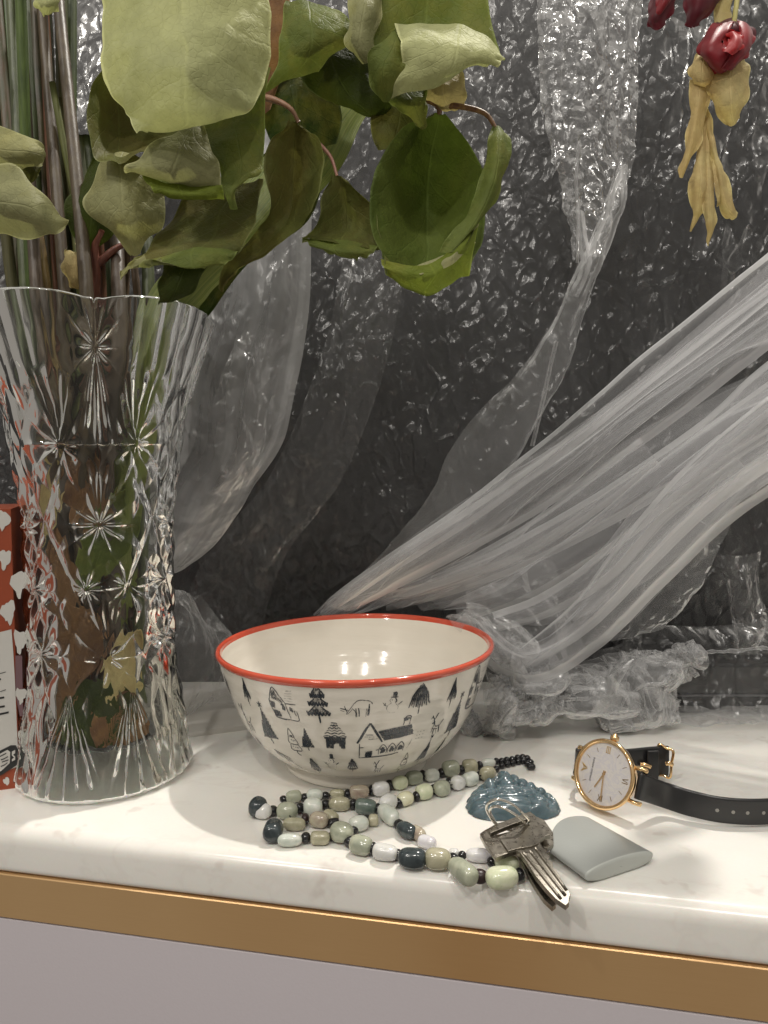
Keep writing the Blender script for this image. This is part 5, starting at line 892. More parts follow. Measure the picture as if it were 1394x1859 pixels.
BE = """468 1465 24 36 -60 s 0|476 1472 34 29 8 w 0|495 1472 17 17 0 k 0|515 1451 12 12 20 k 0|533 1446 28 24 -8 g 0|553 1448 13 14 -10 k 0|571 1443 30 24 -6 a 0|591 1445 13 14 0 k 0|612 1441 28 19 0 o 0|631 1442 11 17 0 k 0|652 1437 36 27 -4 r 0|675 1435 12 18 -6 k 0|691 1432 32 28 -8 w 0|707 1425 12 17 -20 k 0|726 1421 30 27 -12 p 0|740 1414 11 15 -15 k 0|752 1412 31 27 -6 g 0|767 1406 11 15 -10 k 0|784 1407 27 25 -6 a 0|802 1403 14 16 -10 k 0|818 1395 32 31 -6 g 0|837 1398 13 16 -5 k 0|853 1391 28 27 -4 o 0|871 1390 10 15 -5 k 0|886 1385 28 18 -6 a 0|
885 1404 31 28 -16 o 0|871 1408 11 15 -20 k 0|854 1414 29 27 -14 a 0|844 1416 10 15 -14 k 0|831 1421 27 28 -14 w 0|817 1421 13 17 -20 k 0|802 1431 31 30 -14 g 0|788 1433 13 17 -20 k 0|770 1437 31 30 -14 p 0|756 1446 11 17 -16 k 0|736 1450 31 27 -14 c 0|725 1457 15 17 -20 k 0|704 1457 31 32 -30 w 0|705 1478 42 32 40 a 0|687 1468 14 18 15 k 0|664 1464 38 30 4 t 0|641 1460 12 18 4 k 0|616 1459 39 27 2 o 0|591 1461 14 18 0 k 0|568 1465 34 35 -4 a 0|544 1467 14 18 4 k 0|521 1472 38 33 4 g 0|534 1496 40 24 4 o 0|
554 1487 12 19 0 m 0|579 1488 34 30 10 r 0|600 1483 26 24 30 o 0|605 1493 17 16 -30 k 0|620 1511 42 38 12 g 0|643 1504 14 17 -60 k 0|651 1495 36 30 -8 a 0|667 1487 12 14 50 k 0|678 1489 18 22 0 o 0|496 1507 30 38 -70 s 0|526 1525 43 25 -2 a 0|555 1521 15 18 0 k 0|581 1521 34 26 0 o 0|601 1519 14 14 10 k 0|634 1528 15 18 25 k 0|655 1534 40 36 14 g 0|676 1541 13 21 16 k 0|699 1547 44 31 10 w 0|722 1552 15 18 12 k 0|748 1558 50 38 6 s 0|795 1559 46 39 4 o 0|822 1559 16 18 30 k 0|840 1581 48 38 36 g 0|871 1591 24 24 10 m 0|911 1593 56 40 -6 p 0|943 1588 15 21 -4 k 0|920 1566 42 30 10 p 0|893 1565 15 16 6 k 0|869 1553 44 26 4 l 0|839 1553 13 14 -4 k 0|824 1548 17 15 0 w 0|775 1529 33 25 16 l 0|766 1520 8 16 40 k 0|758 1513 28 25 36 r 0|738 1507 34 30 30 s 0|724 1497 14 17 30 k 0"""
for i, b in enumerate(BE.replace('\n', '').split('|')):
    x, y, w_, h_, an, c, zb = b.split(); bead(float(x), float(y), float(w_)*(1.14 if c in 'km' else .98), float(h_)*(1.06 if c in 'km' else .95), float(an), c, float(zb), sq=(2.1 if c in 'km' else random.choice((2.4, 2.8, 3.3))), seed=i)
for i, (x, y) in enumerate(((901, 1382), (911, 1382), (920, 1380), (930, 1379), (940, 1376), (949, 1375), (957, 1377), (963, 1384), (966, 1392), (901, 1396), (911, 1390), (921, 1387), (931, 1385), (941, 1382), (950, 1381), (957, 1386), (962, 1392))): bead(x, y, 12, 12, 0, 'k', 0, 2.0, 300+i)
# thread: short runs between neighbouring beads
bc = [np.array(o_.data.vertices[0].co)*0+np.mean([v_.co[:] for v_ in o_.data.vertices], 0) for o_ in neck.children if 'bead' in o_.name]
for i in range(len(bc)-1):
    if np.linalg.norm(bc[i]-bc[i+1]) < .0115:
        V, Fc = tube(np.array([bc[i]*(1-f)+bc[i+1]*f for f in np.linspace(0, 1, 4)])+np.array(neck.location), .00035, 6, cap=False); mesh('thread', V, Fc, JM['k'], neck)
# carved pendant
pen_px = [(853, 1452), (853, 1438), (862, 1424), (880, 1412), (900, 1404), (925, 1391), (942, 1388), (955, 1388), (972, 1395), (995, 1407), (1008, 1422), (1018, 1438), (1024, 1450), (1018, 1466), (1002, 1482), (985, 1489), (955, 1489), (915, 1487), (880, 1480), (860, 1468)]
t = NT('carved_blue_green_stone'); v = t.tc(); n = t.noise(v, 90, 5, .6, 1.5)
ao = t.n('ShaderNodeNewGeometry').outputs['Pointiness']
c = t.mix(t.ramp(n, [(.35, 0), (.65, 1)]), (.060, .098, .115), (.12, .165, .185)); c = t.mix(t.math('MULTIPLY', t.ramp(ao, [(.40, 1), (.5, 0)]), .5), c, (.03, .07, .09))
MP = t.done(t.pr(c, .17, 0, t.bump(t.noise(v, 400, 3), .12, .0006), Subsurface_Weight=.25, Subsurface_Scale=.003, Coat_Weight=.3))
base = np.array([on(x, y, .0)[:2] for x, y in pen_px]); cen = base.mean(0)
# the silhouette above the far edge comes from the relief, so pull the far outline nearer
def pmap(u, v): # u -1..1 left-right, v 0..1 near-far, in the pendant's own plane
    return None
cx0, cy0 = on(940, 1489)[:2]; nearY = cy0
wpx = np.linalg.norm(on(1022, 1460)-on(853, 1460)); Lh = wpx/2
NX, NY = 190, 150
xx, yy = np.meshgrid(np.linspace(-1.04, 1.04, NX), np.linspace(-.04, 1.10, NY))   # pendant plane, y away from the camera, unit = half width
wd_ = np.interp(yy, [-.05, .0, .1, .3, .5, .7, .85, 1.0, 1.05], [.55, .70, .92, 1.0, .93, .78, .60, .36, .14])+.018*np.sin(yy*40)
e_ = 1-(np.abs(xx)/wd_); dome = np.sqrt(np.clip(1-(np.clip(np.abs(xx)/wd_, 0, 1))**4, 0, 1))*smooth(-.04, .05, yy)**.5*smooth(1.07, .95, yy)**.5
hgt = .20*dome
def blob(x, y, rx, ry, a, ang=0):
    c_, s_ = math.cos(ang), math.sin(ang); X = ((xx-x)*c_+(yy-y)*s_)/rx; Y = (-(xx-x)*s_+(yy-y)*c_)/ry; return a*np.sqrt(np.clip(1-X*X-Y*Y, 0, 1))
relief = np.zeros_like(hgt)
for bl in ((-.02, .88, .17, .16, .20), (-.03, .70, .20, .17, .22), (-.02, .52, .30, .12, .16), (-.40, .66, .14, .15, .20), (.36, .74, .13, .10, .13, .4), (.50, .62, .13, .09, .13, .3), (-.58, .44, .34, .10, .12, .2), (.0, .36, .52, .08, .10, .05), (.42, .46, .26, .08, .12, -.3), (-.1, .20, .52, .12, .13, -.05), (.50, .20, .22, .18, .16), (.52, .2, .12, .10, .08), (-.72, .22, .22, .13, .10), (-.2, .04, .5, .07, .07), (.48, .02, .22, .06, .08), (.80, .38, .10, .09, .12), (.88, .26, .09, .08, .11), (.70, .52, .12, .08, .12, .6), (-.86, .36, .08, .08, .08), (.22, .90, .12, .07, .10, -.5), (-.2, .86, .10, .06, .1, .6), (.14, .62, .1, .1, .08), (-.18, .6, .1, .1, .08)):
    relief = np.maximum(relief, blob(*bl))
grv = .030*np.exp(-((yy-.30-.07*np.cos(xx*2.4))/.012)**2)+.028*np.exp(-((yy-.43-.05*np.cos(xx*3+.5))/.010)**2)+.025*np.exp(-((yy-.11-.05*np.cos(xx*2))/.012)**2)+.02*np.abs(np.sin(xx*16+yy*5))*np.exp(-((yy-.40)/.06)**2)+.02*np.abs(np.sin(np.hypot(xx-.5, yy-.2)*34))*np.exp(-(np.hypot(xx-.5, yy-.2)/.18)**2)
grv += .022*np.abs(np.sin(xx*11+3*np.sin(yy*14)))*smooth(.45, .6, yy)
hgt = (hgt+.95*relief*dome**.5-grv*dome)*(e_ > 0); hgt = np.maximum(hgt, 0)
scl = Lh; yaw = .03
X3 = cx0+(xx*math.cos(yaw)-yy*math.sin(yaw))*scl; Y3 = nearY+.0008+(xx*math.sin(yaw)+yy*math.cos(yaw))*scl*1.62; Z3 = hgt*scl
Gp = np.stack([X3, Y3, Z3+.0004], -1); Fp = gridf(NY, NX)
keep = (hgt.reshape(-1)[Fp].max(1) > .002); Fp = Fp[keep]; pend = mesh('pendant', Gp.reshape(-1, 3), Fp, MP, neck)
pend['label'] = 'blue green carved stone pendant with rounded figure relief'
# ------------------------------------------------------------------ keys, split ring and grey fob
kb = empty('key_bunch', tuple(on(960, 1540)), 'two silver keys on a split ring with a smooth grey key fob', 'keys')
t = NT('worn_nickel'); v = t.tc(); s = t.noise(t.mapping(v, (1, 1, 1), (0, 0, .9)), 500, 4, .7); sc2 = t.noise(v, 90, 4)
MK = t.done(t.pr(t.mix(sc2, (.27, .245, .20), (.40, .37, .32)), t.ramp(s, [(.3, .22), (.7, .42)]), 1., t.bump(s, .05, .0002)))
def zk(x, y): return float(np.interp(y, [1470, 1550, 1645], [.0125, .0105, .0052]))
def kp(x, y, dz=0): return on(x, y, zk(x, y)+dz)
outl = [(871, 1513), (881, 1506), (915, 1491), (952, 1476), (962, 1473), (970, 1479), (981, 1488), (993, 1505), (999, 1515), (990, 1517), (979, 1524), (981, 1531)]
teeth = [(986, 1540), (990, 1541), (993, 1549), (998, 1552), (997, 1560), (1004, 1566), (1004, 1574), (1011, 1581), (1017, 1590), (1018, 1599), (1025, 1610), (1024, 1615), (1032, 1616), (1036, 1622), (1033, 1632), (1033, 1638), (1027, 1644)]
left = [(1018, 1638), (1008, 1631), (990, 1612), (972, 1590), (957, 1566), (944, 1548), (938, 1544), (926, 1547), (900, 1557), (896, 1552), (880, 1530)]
slot = [(891, 1512), (905, 1506), (930, 1496), (958, 1486), (963, 1490), (960, 1495), (930, 1508), (905, 1519), (893, 1522), (890, 1517)]
poly = [kp(*p) for p in outl+teeth+left]
pa, pb, pc = kp(880, 1510), kp(990, 1510), kp(1000, 1600); nk = np.cross(pb-pa, pc-pa); nk /= np.linalg.norm(nk); nk *= np.sign(nk[2])
V, Fc = prism(poly, .0020, nk, [kp(*p) for p in slot], .00018); mesh('key', V, Fc, MK, kb, smoothing=False)
# milled ridges along the blade and a raised plate on the bow
for k, (a, b) in enumerate((((950, 1548), (1018, 1632)), ((962, 1545), (1026, 1626)), ((972, 1540), (1028, 1616)))):
    P = np.array([kp(a[0]*(1-f)+b[0]*f, a[1]*(1-f)+b[1]*f, .0000) for f in np.linspace(0, 1, 12)]); V, Fc = tube(P, .00065, 8); mesh('ridge', V, Fc, MK, kb)
pl = [(908, 1524), (932, 1514), (958, 1502), (966, 1506), (972, 1520), (978, 1530), (965, 1536), (940, 1540), (922, 1545)]
V, Fc = prism([kp(*p, .0006) for p in pl], .0007, nk, None, .00015); mesh('bow_plate', V, Fc, MK, kb, smoothing=False)
# second key underneath, turned a little round the ring
def k2(p):
    a = math.radians(9); x, y = p[0]-928, p[1]-1500; return (928+(x*math.cos(a)-y*math.sin(a))*.95+3, 1500+(x*math.sin(a)+y*math.cos(a))*.93)
def zk2(x, y): return float(np.interp(y, [1470, 1560, 1630], [.0095, .0065, .0022]))
outl2 = [(881, 1512), (895, 1500), (925, 1486), (955, 1470), (985, 1478), (1006, 1500), (1010, 1522), (1000, 1532), (985, 1530), (985, 1542)]
poly2 = [on(*q, zk2(*q)) for q in (k2(p) for p in outl2+teeth[3:]+left[:-2])]
slot2 = [on(*q, zk2(*q)) for q in (k2(p) for p in slot)]
V, Fc = prism(poly2, .0019, nk, slot2, .00018); mesh('key', V, Fc, MK, kb, smoothing=False)
MR = simple('polished_steel', (.70, .68, .63), .12, 1.)
ring1 = [(901, 1496, 1.2), (890, 1483, 1.6), (883, 1468, 2.0), (888, 1457, 2.4), (902, 1451, 2.6), (920, 1455, 2.5), (936, 1464, 2.3), (948, 1476, 2.0), (959, 1488, 1.4), (952, 1497, .9), (925, 1503, .7)]
ring2 = [(904, 1498, 1.1), (895, 1486, 1.4), (889, 1473, 1.7), (893, 1466, 2.0), (903, 1464, 2.2), (917, 1468, 2.2), (936, 1479, 2.0), (946, 1487, 1.7), (953, 1497, 1.2), (945, 1503, .8), (925, 1507, .7)]
V1 = [tube(cr([on(x, y, z/100) for x, y, z in rr], 90, True), .00055, 8, True) for rr in (ring1, ring2)]; V, Fc, _ = join(V1); mesh('split_ring', V, Fc, MR, kb)
# fob: lens section swept along its length
MFm = simple('satin_grey_plastic', (.33, .345, .33), .30, grain=.02, scale=900, Coat_Weight=.25, Coat_Roughness=.15); MFe = simple('pale_grey_edge', (.46, .48, .45), .3)
Pa = on(1061, 1592, .0035); Pb = on(1185, 1552, .0035); Pc = on(1072, 1489, .0045); Pd = on(998, 1545, .0045)
nu, nv = 60, 56; thx = .0037
def fobpt(u, ph):   # u 0 near end .. 1 far end; ph around
    c_ = -math.cos(ph); L0 = Pa*(1-(c_+1)/2)+Pb*(c_+1)/2; L1 = Pd*(1-(c_+1)/2)+Pc*(c_+1)/2
    bow = .0050*(1-c_*c_)*u*1.2
    p = L0*(1-u)+L1*u; d_ = (L1-L0); d_ = d_/np.linalg.norm(d_); p = p+d_*bow
    p = p+np.array((0, 0, thx*math.copysign(abs(math.sin(ph))**.8, math.sin(ph))*(1-.12*u))); return p
Gf = np.array([[fobpt(u, ph) for ph in np.linspace(0, 2*math.pi, nv, endpoint=False)] for u in np.linspace(0, 1, nu)])
Gf[..., 2] = np.maximum(Gf[..., 2], .0003)
cen0 = Gf[0].mean(0); cen1 = Gf[-1].mean(0); dax = (cen1-cen0)/np.linalg.norm(cen1-cen0)
def capr(Gr, cen, s, out): return [cen+(Gr-cen)*k+out*s*o for k, o in ((.97, .0004), (.93, .0006), (.6, .0007), (.02, .0007))]
VV = np.concatenate([Gf], 0); fob = mesh('fob', VV.reshape(-1, 3), gridf(nu, nv, True), MFm, kb)
for Gr, cen_, s_ in ((Gf[0], cen0, -1), (Gf[-1], cen1, 1)):
    q = np.array([Gr]+capr(Gr, cen_, s_, dax)); mesh('end_cap', q.reshape(-1, 3), gridf(len(q), nv, True), MFe if s_ < 0 else MFm, fob)
# ------------------------------------------------------------------ wrist watch
MG = simple('polished_gold', (.86, .60, .32), .12, 1., IOR=1.5); ML = simple('black_leather', (.012, .012, .013), .36, grain=.1, scale=700, Coat_Weight=.15, Coat_Roughness=.2); MLe = simple('leather_edge', (.02, .018, .016), .6)
wt = empty('wrist_watch', tuple(on(1100, 1472)), 'gold wrist watch with pearly dial and black leather strap standing on its edge', 'watch')
WR = .0158; WS = WR/.0186
az = math.radians(-51); el = math.radians(19)
n_ = np.array((math.sin(az)*math.cos(el), -math.cos(az)*math.cos(el), math.sin(el)))   # dial normal, leaning back a little
rgt = np.cross((0, 0, 1.), n_); rgt /= np.linalg.norm(rgt); upv = np.cross(n_, rgt)
cw0 = at(1096, 1405, .3345); wc = cw0.copy(); wc[2] = WR*upv[2]+.0026
tcorr = ray(1096, 1405); wc = CAM+tcorr*((wc[2]-CZ)/tcorr[2])
def wl(x, y, z=0): return wc+(np.array(x)[..., None]*rgt+np.array(y)[..., None]*upv+np.array(z)[..., None]*n_)*WS
def wlathe(prof, n=96): 
    a = np.linspace(0, 2*math.pi, n, endpoint=False); prof = np.array(prof); r = prof[:, 0, None]; z = prof[:, 1, None]
    return wl(r*np.cos(a), r*np.sin(a), z+0*a).reshape(-1, 3), gridf(len(prof), n, True)
V, Fc = wlathe([(.0001, -.0070), (.0150, -.0070), (.0165, -.0062), (.0172, -.0050), (.0178, -.0030), (.0184, -.0010), (.0186, .0002), (.0184, .0010), (.0178, .0014), (.0171, .0014), (.0166, .0010), (.0163, .0001), (.0162, -.0004)]); case = mesh('case', V, Fc, MG, wt)
t = NT('mother_of_pearl'); v = t.tc(); nn_ = t.noise(v, 130, 4, .6, 2.5)
M_mop = t.done(t.pr(t.ramp(nn_, [(.3, (.72, .70, .71)), (.45, (.86, .83, .79)), (.55, (.76, .74, .77)), (.7, (.88, .85, .80))]), .25, 0, None, Coat_Weight=.8, Coat_Roughness=.05, Sheen_Weight=.1))
V, Fc = wlathe([(.0163, -.0004), (.010, -.0004), (.0001, -.0004)]); dial = mesh('dial', V, Fc, M_mop, wt)
MB = simple('bronze_print', (.34, .24, .12), .35, .7); MGd = simple('gold_print', (.80, .58, .28), .3, .8); MD = simple('dark_print', (.04, .035, .04), .5)
# watch's own clock face: 12 points to the left of the picture
def dp(a_deg, r, tang=0.): # a_deg clockwise from 12, 12 is at picture left
    a = math.radians(180-a_deg+1.5); d = np.array((math.cos(a), math.sin(a))); tn = np.array((-d[1], d[0])); q = d*r+tn*tang; return q
def bar(a, b, w_, z=.0, par=None, mt=None, name='marker', h=.00022):
    a = np.array(a); b = np.array(b); d = b-a; d = d/np.linalg.norm(d); n2 = np.array((-d[1], d[0]))*w_/2; c4 = [a+n2, b+n2, b-n2, a-n2]
    V = np.array([wl(q[0], q[1], z) for q in c4]+[wl(q[0], q[1], z+h) for q in c4]); return V, [(0, 1, 2, 3), (7, 6, 5, 4), (0, 4, 5, 1), (1, 5, 6, 2), (2, 6, 7, 3), (3, 7, 4, 0)]
for hr in (1, 2, 4, 5, 7, 8, 10, 11): V, Fc = bar(dp(hr*30, .0118), dp(hr*30, .0142), .00022, -.0004); mesh('hour_marker', V, Fc, MB, dial, smoothing=False)
def numeral(segs, m_): V, Fc, _ = join([bar(a, b, w_, -.0004) for a, b, w_ in segs]); mesh('roman_numeral', V, Fc, m_, dial, smoothing=False)
numeral([(dp(90, .0112, t_), dp(90, .0146, t_), .00042) for t_ in (-.0010, 0, .0010)]+[(dp(90, .0112, -.0014), dp(90, .0112, .0014), .0002), (dp(90, .0146, -.0014), dp(90, .0146, .0014), .0002)], MGd)
numeral([(dp(180, .0146, .0012), dp(180, .0112, .0003), .0004), (dp(180, .0146, -.0006), dp(180, .0112, .0003), .0003), (dp(180, .0112, -.0012), dp(180, .0146, -.0012), .0004)], MB)
numeral([(dp(270, .0146, -.0012), dp(270, .0112, .0006), .0004), (dp(270, .0146, .0006), dp(270, .0112, -.0012), .0003), (dp(270, .0112, .0013), dp(270, .0146, .0013), .0004)], MB)
eg = []
for sgn in (1, -1):
    for k, (r0_, ln) in enumerate(((.0142, .0024), (.0135, .0020), (.0128, .0015), (.0121, .0010))): eg.append((dp(0, r0_-.0012, sgn*.0002), dp(0, r0_+.0002, sgn*ln), .00042))
V, Fc, _ = join([bar(a, b, w_, -.0004) for a, b, w_ in eg]); mesh('wing_emblem', V, Fc, MGd, dial, smoothing=False)
def text_mesh(body, size, name, mat, parent, place, extr=.00004, align='CENTER'):
    cu = bpy.data.curves.new('text', 'FONT'); cu.body = body; cu.size = size; cu.extrude = extr; cu.align_x = align; cu.align_y = 'CENTER'; cu.resolution_u = 3
    o = bpy.data.objects.new('text', cu); sc.collection.objects.link(o); bpy.context.view_layer.update()
    me = o.evaluated_get(bpy.context.evaluated_depsgraph_get()).to_mesh(); V = np.array([v.co[:] for v in me.vertices]); Fc = [tuple(p.vertices) for p in me.polygons]
    bpy.data.objects.remove(o); return mesh(name, np.array([place(*v) for v in V]), Fc, mat, parent, smoothing=False)
def on_dial(x, y, z):  # reading direction runs up the picture
    return wl(-.0077-y, x+.0003, -.0003+z)
text_mesh('EMPORIO ARMANI', .00155, 'dial_lettering', MD, dial, on_dial)
# hands
def hand(vec_px, L, w_, z, nm):
    d = np.array(vec_px, float); d /= np.linalg.norm(d); V, Fc = bar(-d*.0018, d*L, w_, z, h=.00025); mesh(nm, V, Fc, MG, dial, smoothing=False)
hand((.10, -1), .0138, .0006, .0002, 'minute_hand'); hand((-.42, -.9), .0092, .0007, .0000, 'hour_hand')
V, Fc = wlathe([(.0007, -.0004), (.0007, .0006), (.0001, .0007)], 16); mesh('hand_hub', V, Fc, MG, dial)
# crystal over the dial is left as a thin domed pane
t = NT('watch_crystal'); tr = t.n('ShaderNodeBsdfTransparent'); gl = t.n('ShaderNodeBsdfGlossy'); gl.inputs['Roughness'].default_value = .02; fr = t.n('ShaderNodeFresnel'); fr.inputs[0].default_value = 1.4
MC = t.done(t.mixs(fr.outputs[0], tr.outputs[0], gl.outputs[0]))
V, Fc = wlathe([(.0166, .0010), (.012, .00125), (.006, .0014), (.0001, .00145)], 64); mesh('crystal', V, Fc, MC, wt)
# crown at 3 (picture top)
def axis_lathe(o3, d3, prof, n=28, ribs=0, amp=0):
    d3 = d3/np.linalg.norm(d3); u3 = np.cross(d3, n_); u3 /= np.linalg.norm(u3); w3 = np.cross(d3, u3); a = np.linspace(0, 2*math.pi, n, endpoint=False); pr_ = np.array(prof)
    r = pr_[:, 0, None]*(1+amp*np.cos(a*ribs)); return (o3+pr_[:, 1, None, None]*d3+r[..., None]*(np.cos(a)[None, :, None]*u3+np.sin(a)[None, :, None]*w3)).reshape(-1, 3), gridf(len(prof), n, True)
co = wl(.0004, .0176, -.0028)
V, Fc = axis_lathe(co, upv, [(.0001, 0), (.0010, 0), (.0010, .0006), (.0017, .0007), (.0019, .0010), (.0019, .0026), (.0015, .0030), (.0011, .0031), (.0011, .0036), (.0007, .0040), (.0001, .0041)], 60, 20, .05); mesh('crown', V, Fc, MG, wt)
# lugs: horns at both strap ends
for sx in (-1, 1):
    for sy in (-1, 1):
        P = np.array([wl(sx*.0150, sy*.0085, -.0030), wl(sx*.0178, sy*.0088, -.0032), wl(sx*.0200, sy*.0088, -.0040), wl(sx*.0213, sy*.0088, -.0052)]); V, Fc = tube(cr(P, 14), .0010, 12); mesh('lug', V, Fc, MG, wt)
        V, Fc = axis_lathe(wl(sx*.0206, sy*.0076, -.0046), upv*sy, [(.0001, 0), (.0012, 0), (.0013, .0004), (.0013, .0012), (.0010, .0016), (.0001, .0017)]); mesh('lug_cap', V, Fc, MG, wt)
def strap(rows, name, nu=120, th_=.0021):
    """rows: (top xyz, bottom xyz) -> thick ribbon with rounded edges"""
    A_ = cr([r[0] for r in rows], nu); B_ = cr([r[1] for r in rows], nu); T = np.gradient((A_+B_)/2, axis=0); T /= np.linalg.norm(T, axis=1, keepdims=True); Wd = A_-B_; N = np.cross(T, Wd); N /= np.linalg.norm(N, axis=1, keepdims=True)
    sec = [(0, 0), (.004, .6), (.03, .95), (.08, 1), (.5, 1.12), (.92, 1), (.97, .95), (.996, .6), (1, 0), (.996, -.6), (.97, -.95), (.92, -1), (.5, -1), (.08, -1), (.03, -.95), (.004, -.6)]
    G = np.stack([B_+(A_-B_)*s+N*(k*th_/2) for s, k in sec], 1); ns = len(sec)
    Fl = [tuple(f) for f in gridf(nu, ns, True)]+[tuple(range(ns-1, -1, -1)), tuple((nu-1)*ns+i for i in range(ns))]
    o = mesh(name, G.reshape(-1, 3), Fl, ML, wt); return A_, B_, N
Rt = wl(.0205, .0068, -.0046); Rb = wl(.0205, -.0068, -.0046)
sw = np.linalg.norm(Rt-Rb)
def rb(xt, yt, xb, yb, zb):
    b_ = on(xb, yb, zb); t3 = b_+np.array((0, 0, 1.))*0; d = ray(xt, yt); s = b_[1]/d[1]; tp = CAM+d*s; v_ = tp-b_; return (b_+v_/np.linalg.norm(v_)*sw, b_)
s0 = (wl(.0185, .0068, -.0040), wl(.0185, -.0068, -.0040))
A_, B_, N_ = strap([s0, (Rt, Rb), rb(1218, 1413, 1200, 1465, .0042), rb(1262, 1430, 1250, 1481, .0026), rb(1317, 1445, 1317, 1494, .0015), rb(1394, 1446, 1394, 1496, .0010), rb(1500, 1440, 1500, 1484, .0010), rb(1600, 1420, 1600, 1460, .0012)], 'strap_tail')
MH = simple('strap_hole', (.25, .24, .22), .6)
for hx in (1302, 1329, 1357, 1381):   # punched holes: short tubes through the strap
    mid = (A_+B_)/2; px_ = [(W/2+F*(m[0]/(m[1]*math.cos(PITCH)-(m[2]-CZ)*math.sin(PITCH)))) for m in mid]; i = int(np.argmin(np.abs(np.array(px_)-hx))); c3 = mid[i]; nrm_ = N_[i]*np.sign(np.dot(N_[i], CAM-c3))
    u3 = (A_[i]-B_[i]); u3 /= np.linalg.norm(u3); t3 = np.cross(u3, nrm_); a = np.linspace(0, 2*math.pi, 20, endpoint=False)
    V = [c3+nrm_*(.00122)+r_*(np.cos(x)*u3+np.sin(x)*t3) for r_ in (.0008, .0005) for x in a]+[c3+nrm_*.0011+.00045*(np.cos(x)*u3+np.sin(x)*t3) for x in a]+[c3+nrm_*.0012]
    V = np.array(V); V[40:60] = V[40:60]+nrm_*.00012
    mesh('strap_hole', V, [(i_, (i_+1) % 20, 20+(i_+1) % 20, 20+i_) for i_ in range(20)]+[(20+i_, 20+(i_+1) % 20, 40+(i_+1) % 20, 40+i_) for i_ in range(20)]+[(40+i_, 40+(i_+1) % 20, 60) for i_ in range(20)], MH, wt)
# buckle half: leaves the left lugs, turns back behind the case and ends at the buckle
Lt = wl(-.0205, .0068, -.0046); Lb = wl(-.0205, -.0068, -.0046)
def bk(x, y, zb): b_ = np.array((x, y, zb)); return (b_+np.array((.0, .0012, 1))*sw*1.32, b_)
q1 = wc+(-.0215)*rgt-.012*n_; q2 = wc+(-.015)*rgt-.024*n_; e1 = at(1130, 1380, .358); e2 = at(1180, 1385, .362); e3 = at(1212, 1388, .364)
strap([(wl(-.0188, .0068, -.0040), wl(-.0188, -.0068, -.0040)), (Lt, Lb), bk(q1[0], q1[1]+.001, .0050), bk(q2[0], q2[1]+.001, .0042), bk(e1[0], e1[1], .0040), bk(e2[0], e2[1], .0036), bk(e3[0], e3[1], .0034)], 'buckle_strap')
kp1 = at(1182, 1378, .3605); A1, B1, _ = strap([bk(kp1[0]-.0025, kp1[1]-.0016, .0030), bk(kp1[0]+.0003, kp1[1]-.0017, .0030), bk(kp1[0]+.003, kp1[1]-.0016, .0031)], 'keeper_loop', 12, .0012)
bx_ = [at(1196, 1352, .3635), at(1222, 1364, .3600), at(1216, 1411, .3590), at(1192, 1404, .3635)]
bp = cr(np.array([bx_[0], (bx_[0]+bx_[1])/2, bx_[1], (bx_[1]*.5+bx_[2]*.5), bx_[2], (bx_[2]+bx_[3])/2, bx_[3], (bx_[3]+bx_[0])/2]), 64, True); V, Fc = tube(bp, .0007, 10, True); mesh('buckle', V, Fc, MG, wt)
for (xa, ya, xb, yb) in ((1163, 1387, 1180, 1392), (1210, 1386, 1220, 1388)):
    P = cr([at(xa, ya, .3585), at((xa+xb)/2, (ya+yb)/2-1, .3575), at(xb, yb, .3580)], 12); V, Fc = tube(P, .0011, 10); mesh('buckle_prong', V, Fc, MG, wt)
# ------------------------------------------------------------------ printed carton at the left edge
t = NT('orange_red_card'); v = t.tc(); MCd = t.done(t.pr(t.mix(t.noise(v, 20, 3), (.25, .042, .014), (.31, .062, .02)), .55, 0, t.bump(t.noise(v, 500, 3), .08, .0004)))
MW = simple('white_print', (.56, .545, .51), .6, grain=.02, scale=600); MI = simple('black_print', (.02, .02, .02), .6); MPu = simple('mauve_print', (.16, .09, .10), .6)
ct = empty('printed_carton', tuple(on(-40, 1400)), 'orange red cardboard carton with white paper scrap print and white label at the left edge', 'carton')
f0 = on(38, 1436); cdir = np.array((.90, -.10*-1-.0, 0)); cdir = np.array((math.cos(.32), math.sin(.32), 0.)); cn = np.array((math.sin(.32), -math.cos(.32), 0.))  # face normal to the viewer
HT = float(at(0, 925, f0[1])[2]); f0 = on(36, 1430); WD = .16; DP = .05
def cf(s, z, off=0.): return f0-cdir*s+np.array((0, 0, z))+cn*off
V = [cf(0, 0), cf(WD, 0), cf(WD, HT), cf(0, HT)]; V += [p-cn*DP for p in V]; mesh('carton_body', V, [(0, 3, 2, 1), (4, 5, 6, 7), (0, 1, 5, 4), (3, 7, 6, 2), (0, 4, 7, 3), (1, 2, 6, 5)], MCd, ct, smoothing=False)
def cpx(px, py):  # picture point -> place on the carton face
    d = ray(px, py); t_ = np.dot(f0-CAM, cn)/np.dot(d, cn); p = CAM+d*t_; return p
def cprint(pts, m_, nm, off=.0003): mesh(nm, [cpx(x, y)+cn*off for x, y in pts], [tuple(range(len(pts)))], m_, ct, smoothing=False)
def scrap(x, y, w_, h_, seed):
    r_ = random.Random(seed); pts = []
    for k in range(20): a = 2*math.pi*k/20; rr_ = 1+r_.uniform(-.17, .17)+.18*math.cos(3*a+seed); yy_ = math.sin(a); xx_ = math.cos(a)*(1-.45*max(0, yy_)); pts.append((x+xx_*w_/2*rr_, y+yy_*h_/2*rr_))
    cprint(pts, MW, 'scrap_print')
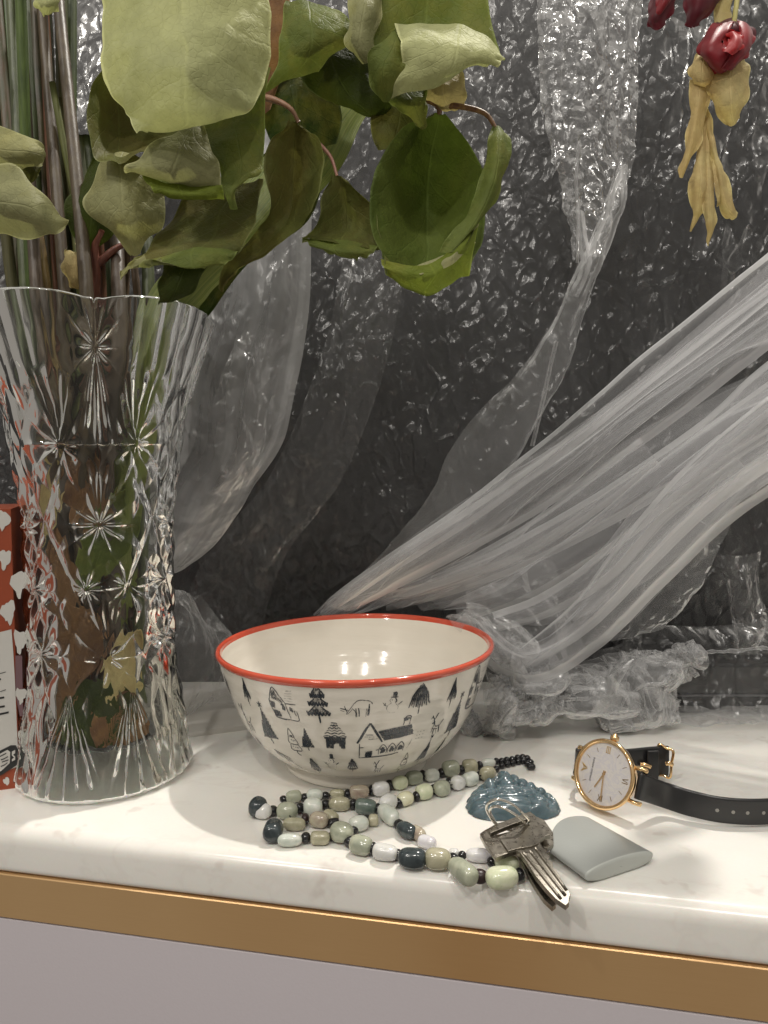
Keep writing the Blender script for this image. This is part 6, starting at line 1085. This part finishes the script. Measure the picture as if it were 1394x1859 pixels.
for k, (x, y, w_, h_) in enumerate(((6, 945, 22, 34), (8, 1015, 24, 36), (34, 1060, 30, 44), (15, 1112, 26, 42), (-22, 980, 24, 38), (-30, 1060, 26, 36), (-12, 1062, 10, 12), (36, 1165, 24, 44), (38, 1262, 20, 30), (40, 1335, 14, 26), (12, 1418, 12, 14), (-30, 1440, 20, 20), (26, 1440, 16, 16))): scrap(x, y, w_, h_, k)
cprint([(28, 1190), (40, 1190), (42, 1300), (36, 1300), (28, 1260)], MPu, 'mauve_patch', .0002)
cprint([(-70, 1165), (21, 1142), (24, 1180), (27, 1230), (30, 1300), (34, 1390), (-70, 1432)], MW, 'label_panel', .0005)
for (x0, y0, x1, y1, w_) in ((0, 1222, 11, 1219, .8), (11, 1219, 11, 1250, .8), (0, 1255, 11, 1251, .8), (-6, 1234, 2, 1232, 3), (-20, 1270, 8, 1265, 3), (-20, 1286, 9, 1281, 3), (-20, 1300, 16, 1292, 3), (-30, 1317, -2, 1310, 3)):
    cprint([(x0, y0-w_/2), (x1, y1-w_/2), (x1, y1+w_/2+.4), (x0, y0+w_/2+.4)], MI, 'print_line', .0007)
# black badge: white field with strokes and a dark end with a white mark
cprint([(-20, 1372), (20, 1352), (29, 1352), (33, 1360), (31, 1388), (5, 1405), (-20, 1416)], MI, 'badge', .0007)
cprint([(-20, 1378), (14, 1360), (19, 1364), (18, 1384), (3, 1398), (-20, 1408)], MW, 'badge_field', .0009)
for pts in ([(2, 1378), (8, 1376), (15, 1372)], [(4, 1382), (10, 1380), (16, 1378)], [(0, 1372), (6, 1369), (12, 1366)], [(2, 1390), (9, 1387), (14, 1383)]):
    for a_, b_ in zip(pts, pts[1:]): cprint([(a_[0], a_[1]-1), (b_[0], b_[1]-1), (b_[0], b_[1]+1), (a_[0], a_[1]+1)], MI, 'badge_stroke', .0011)
cprint([(22, 1363), (28, 1360), (28, 1366), (24, 1369), (28, 1372), (28, 1378), (22, 1381), (22, 1377), (26, 1374), (22, 1370)], MW, 'badge_mark', .0010)
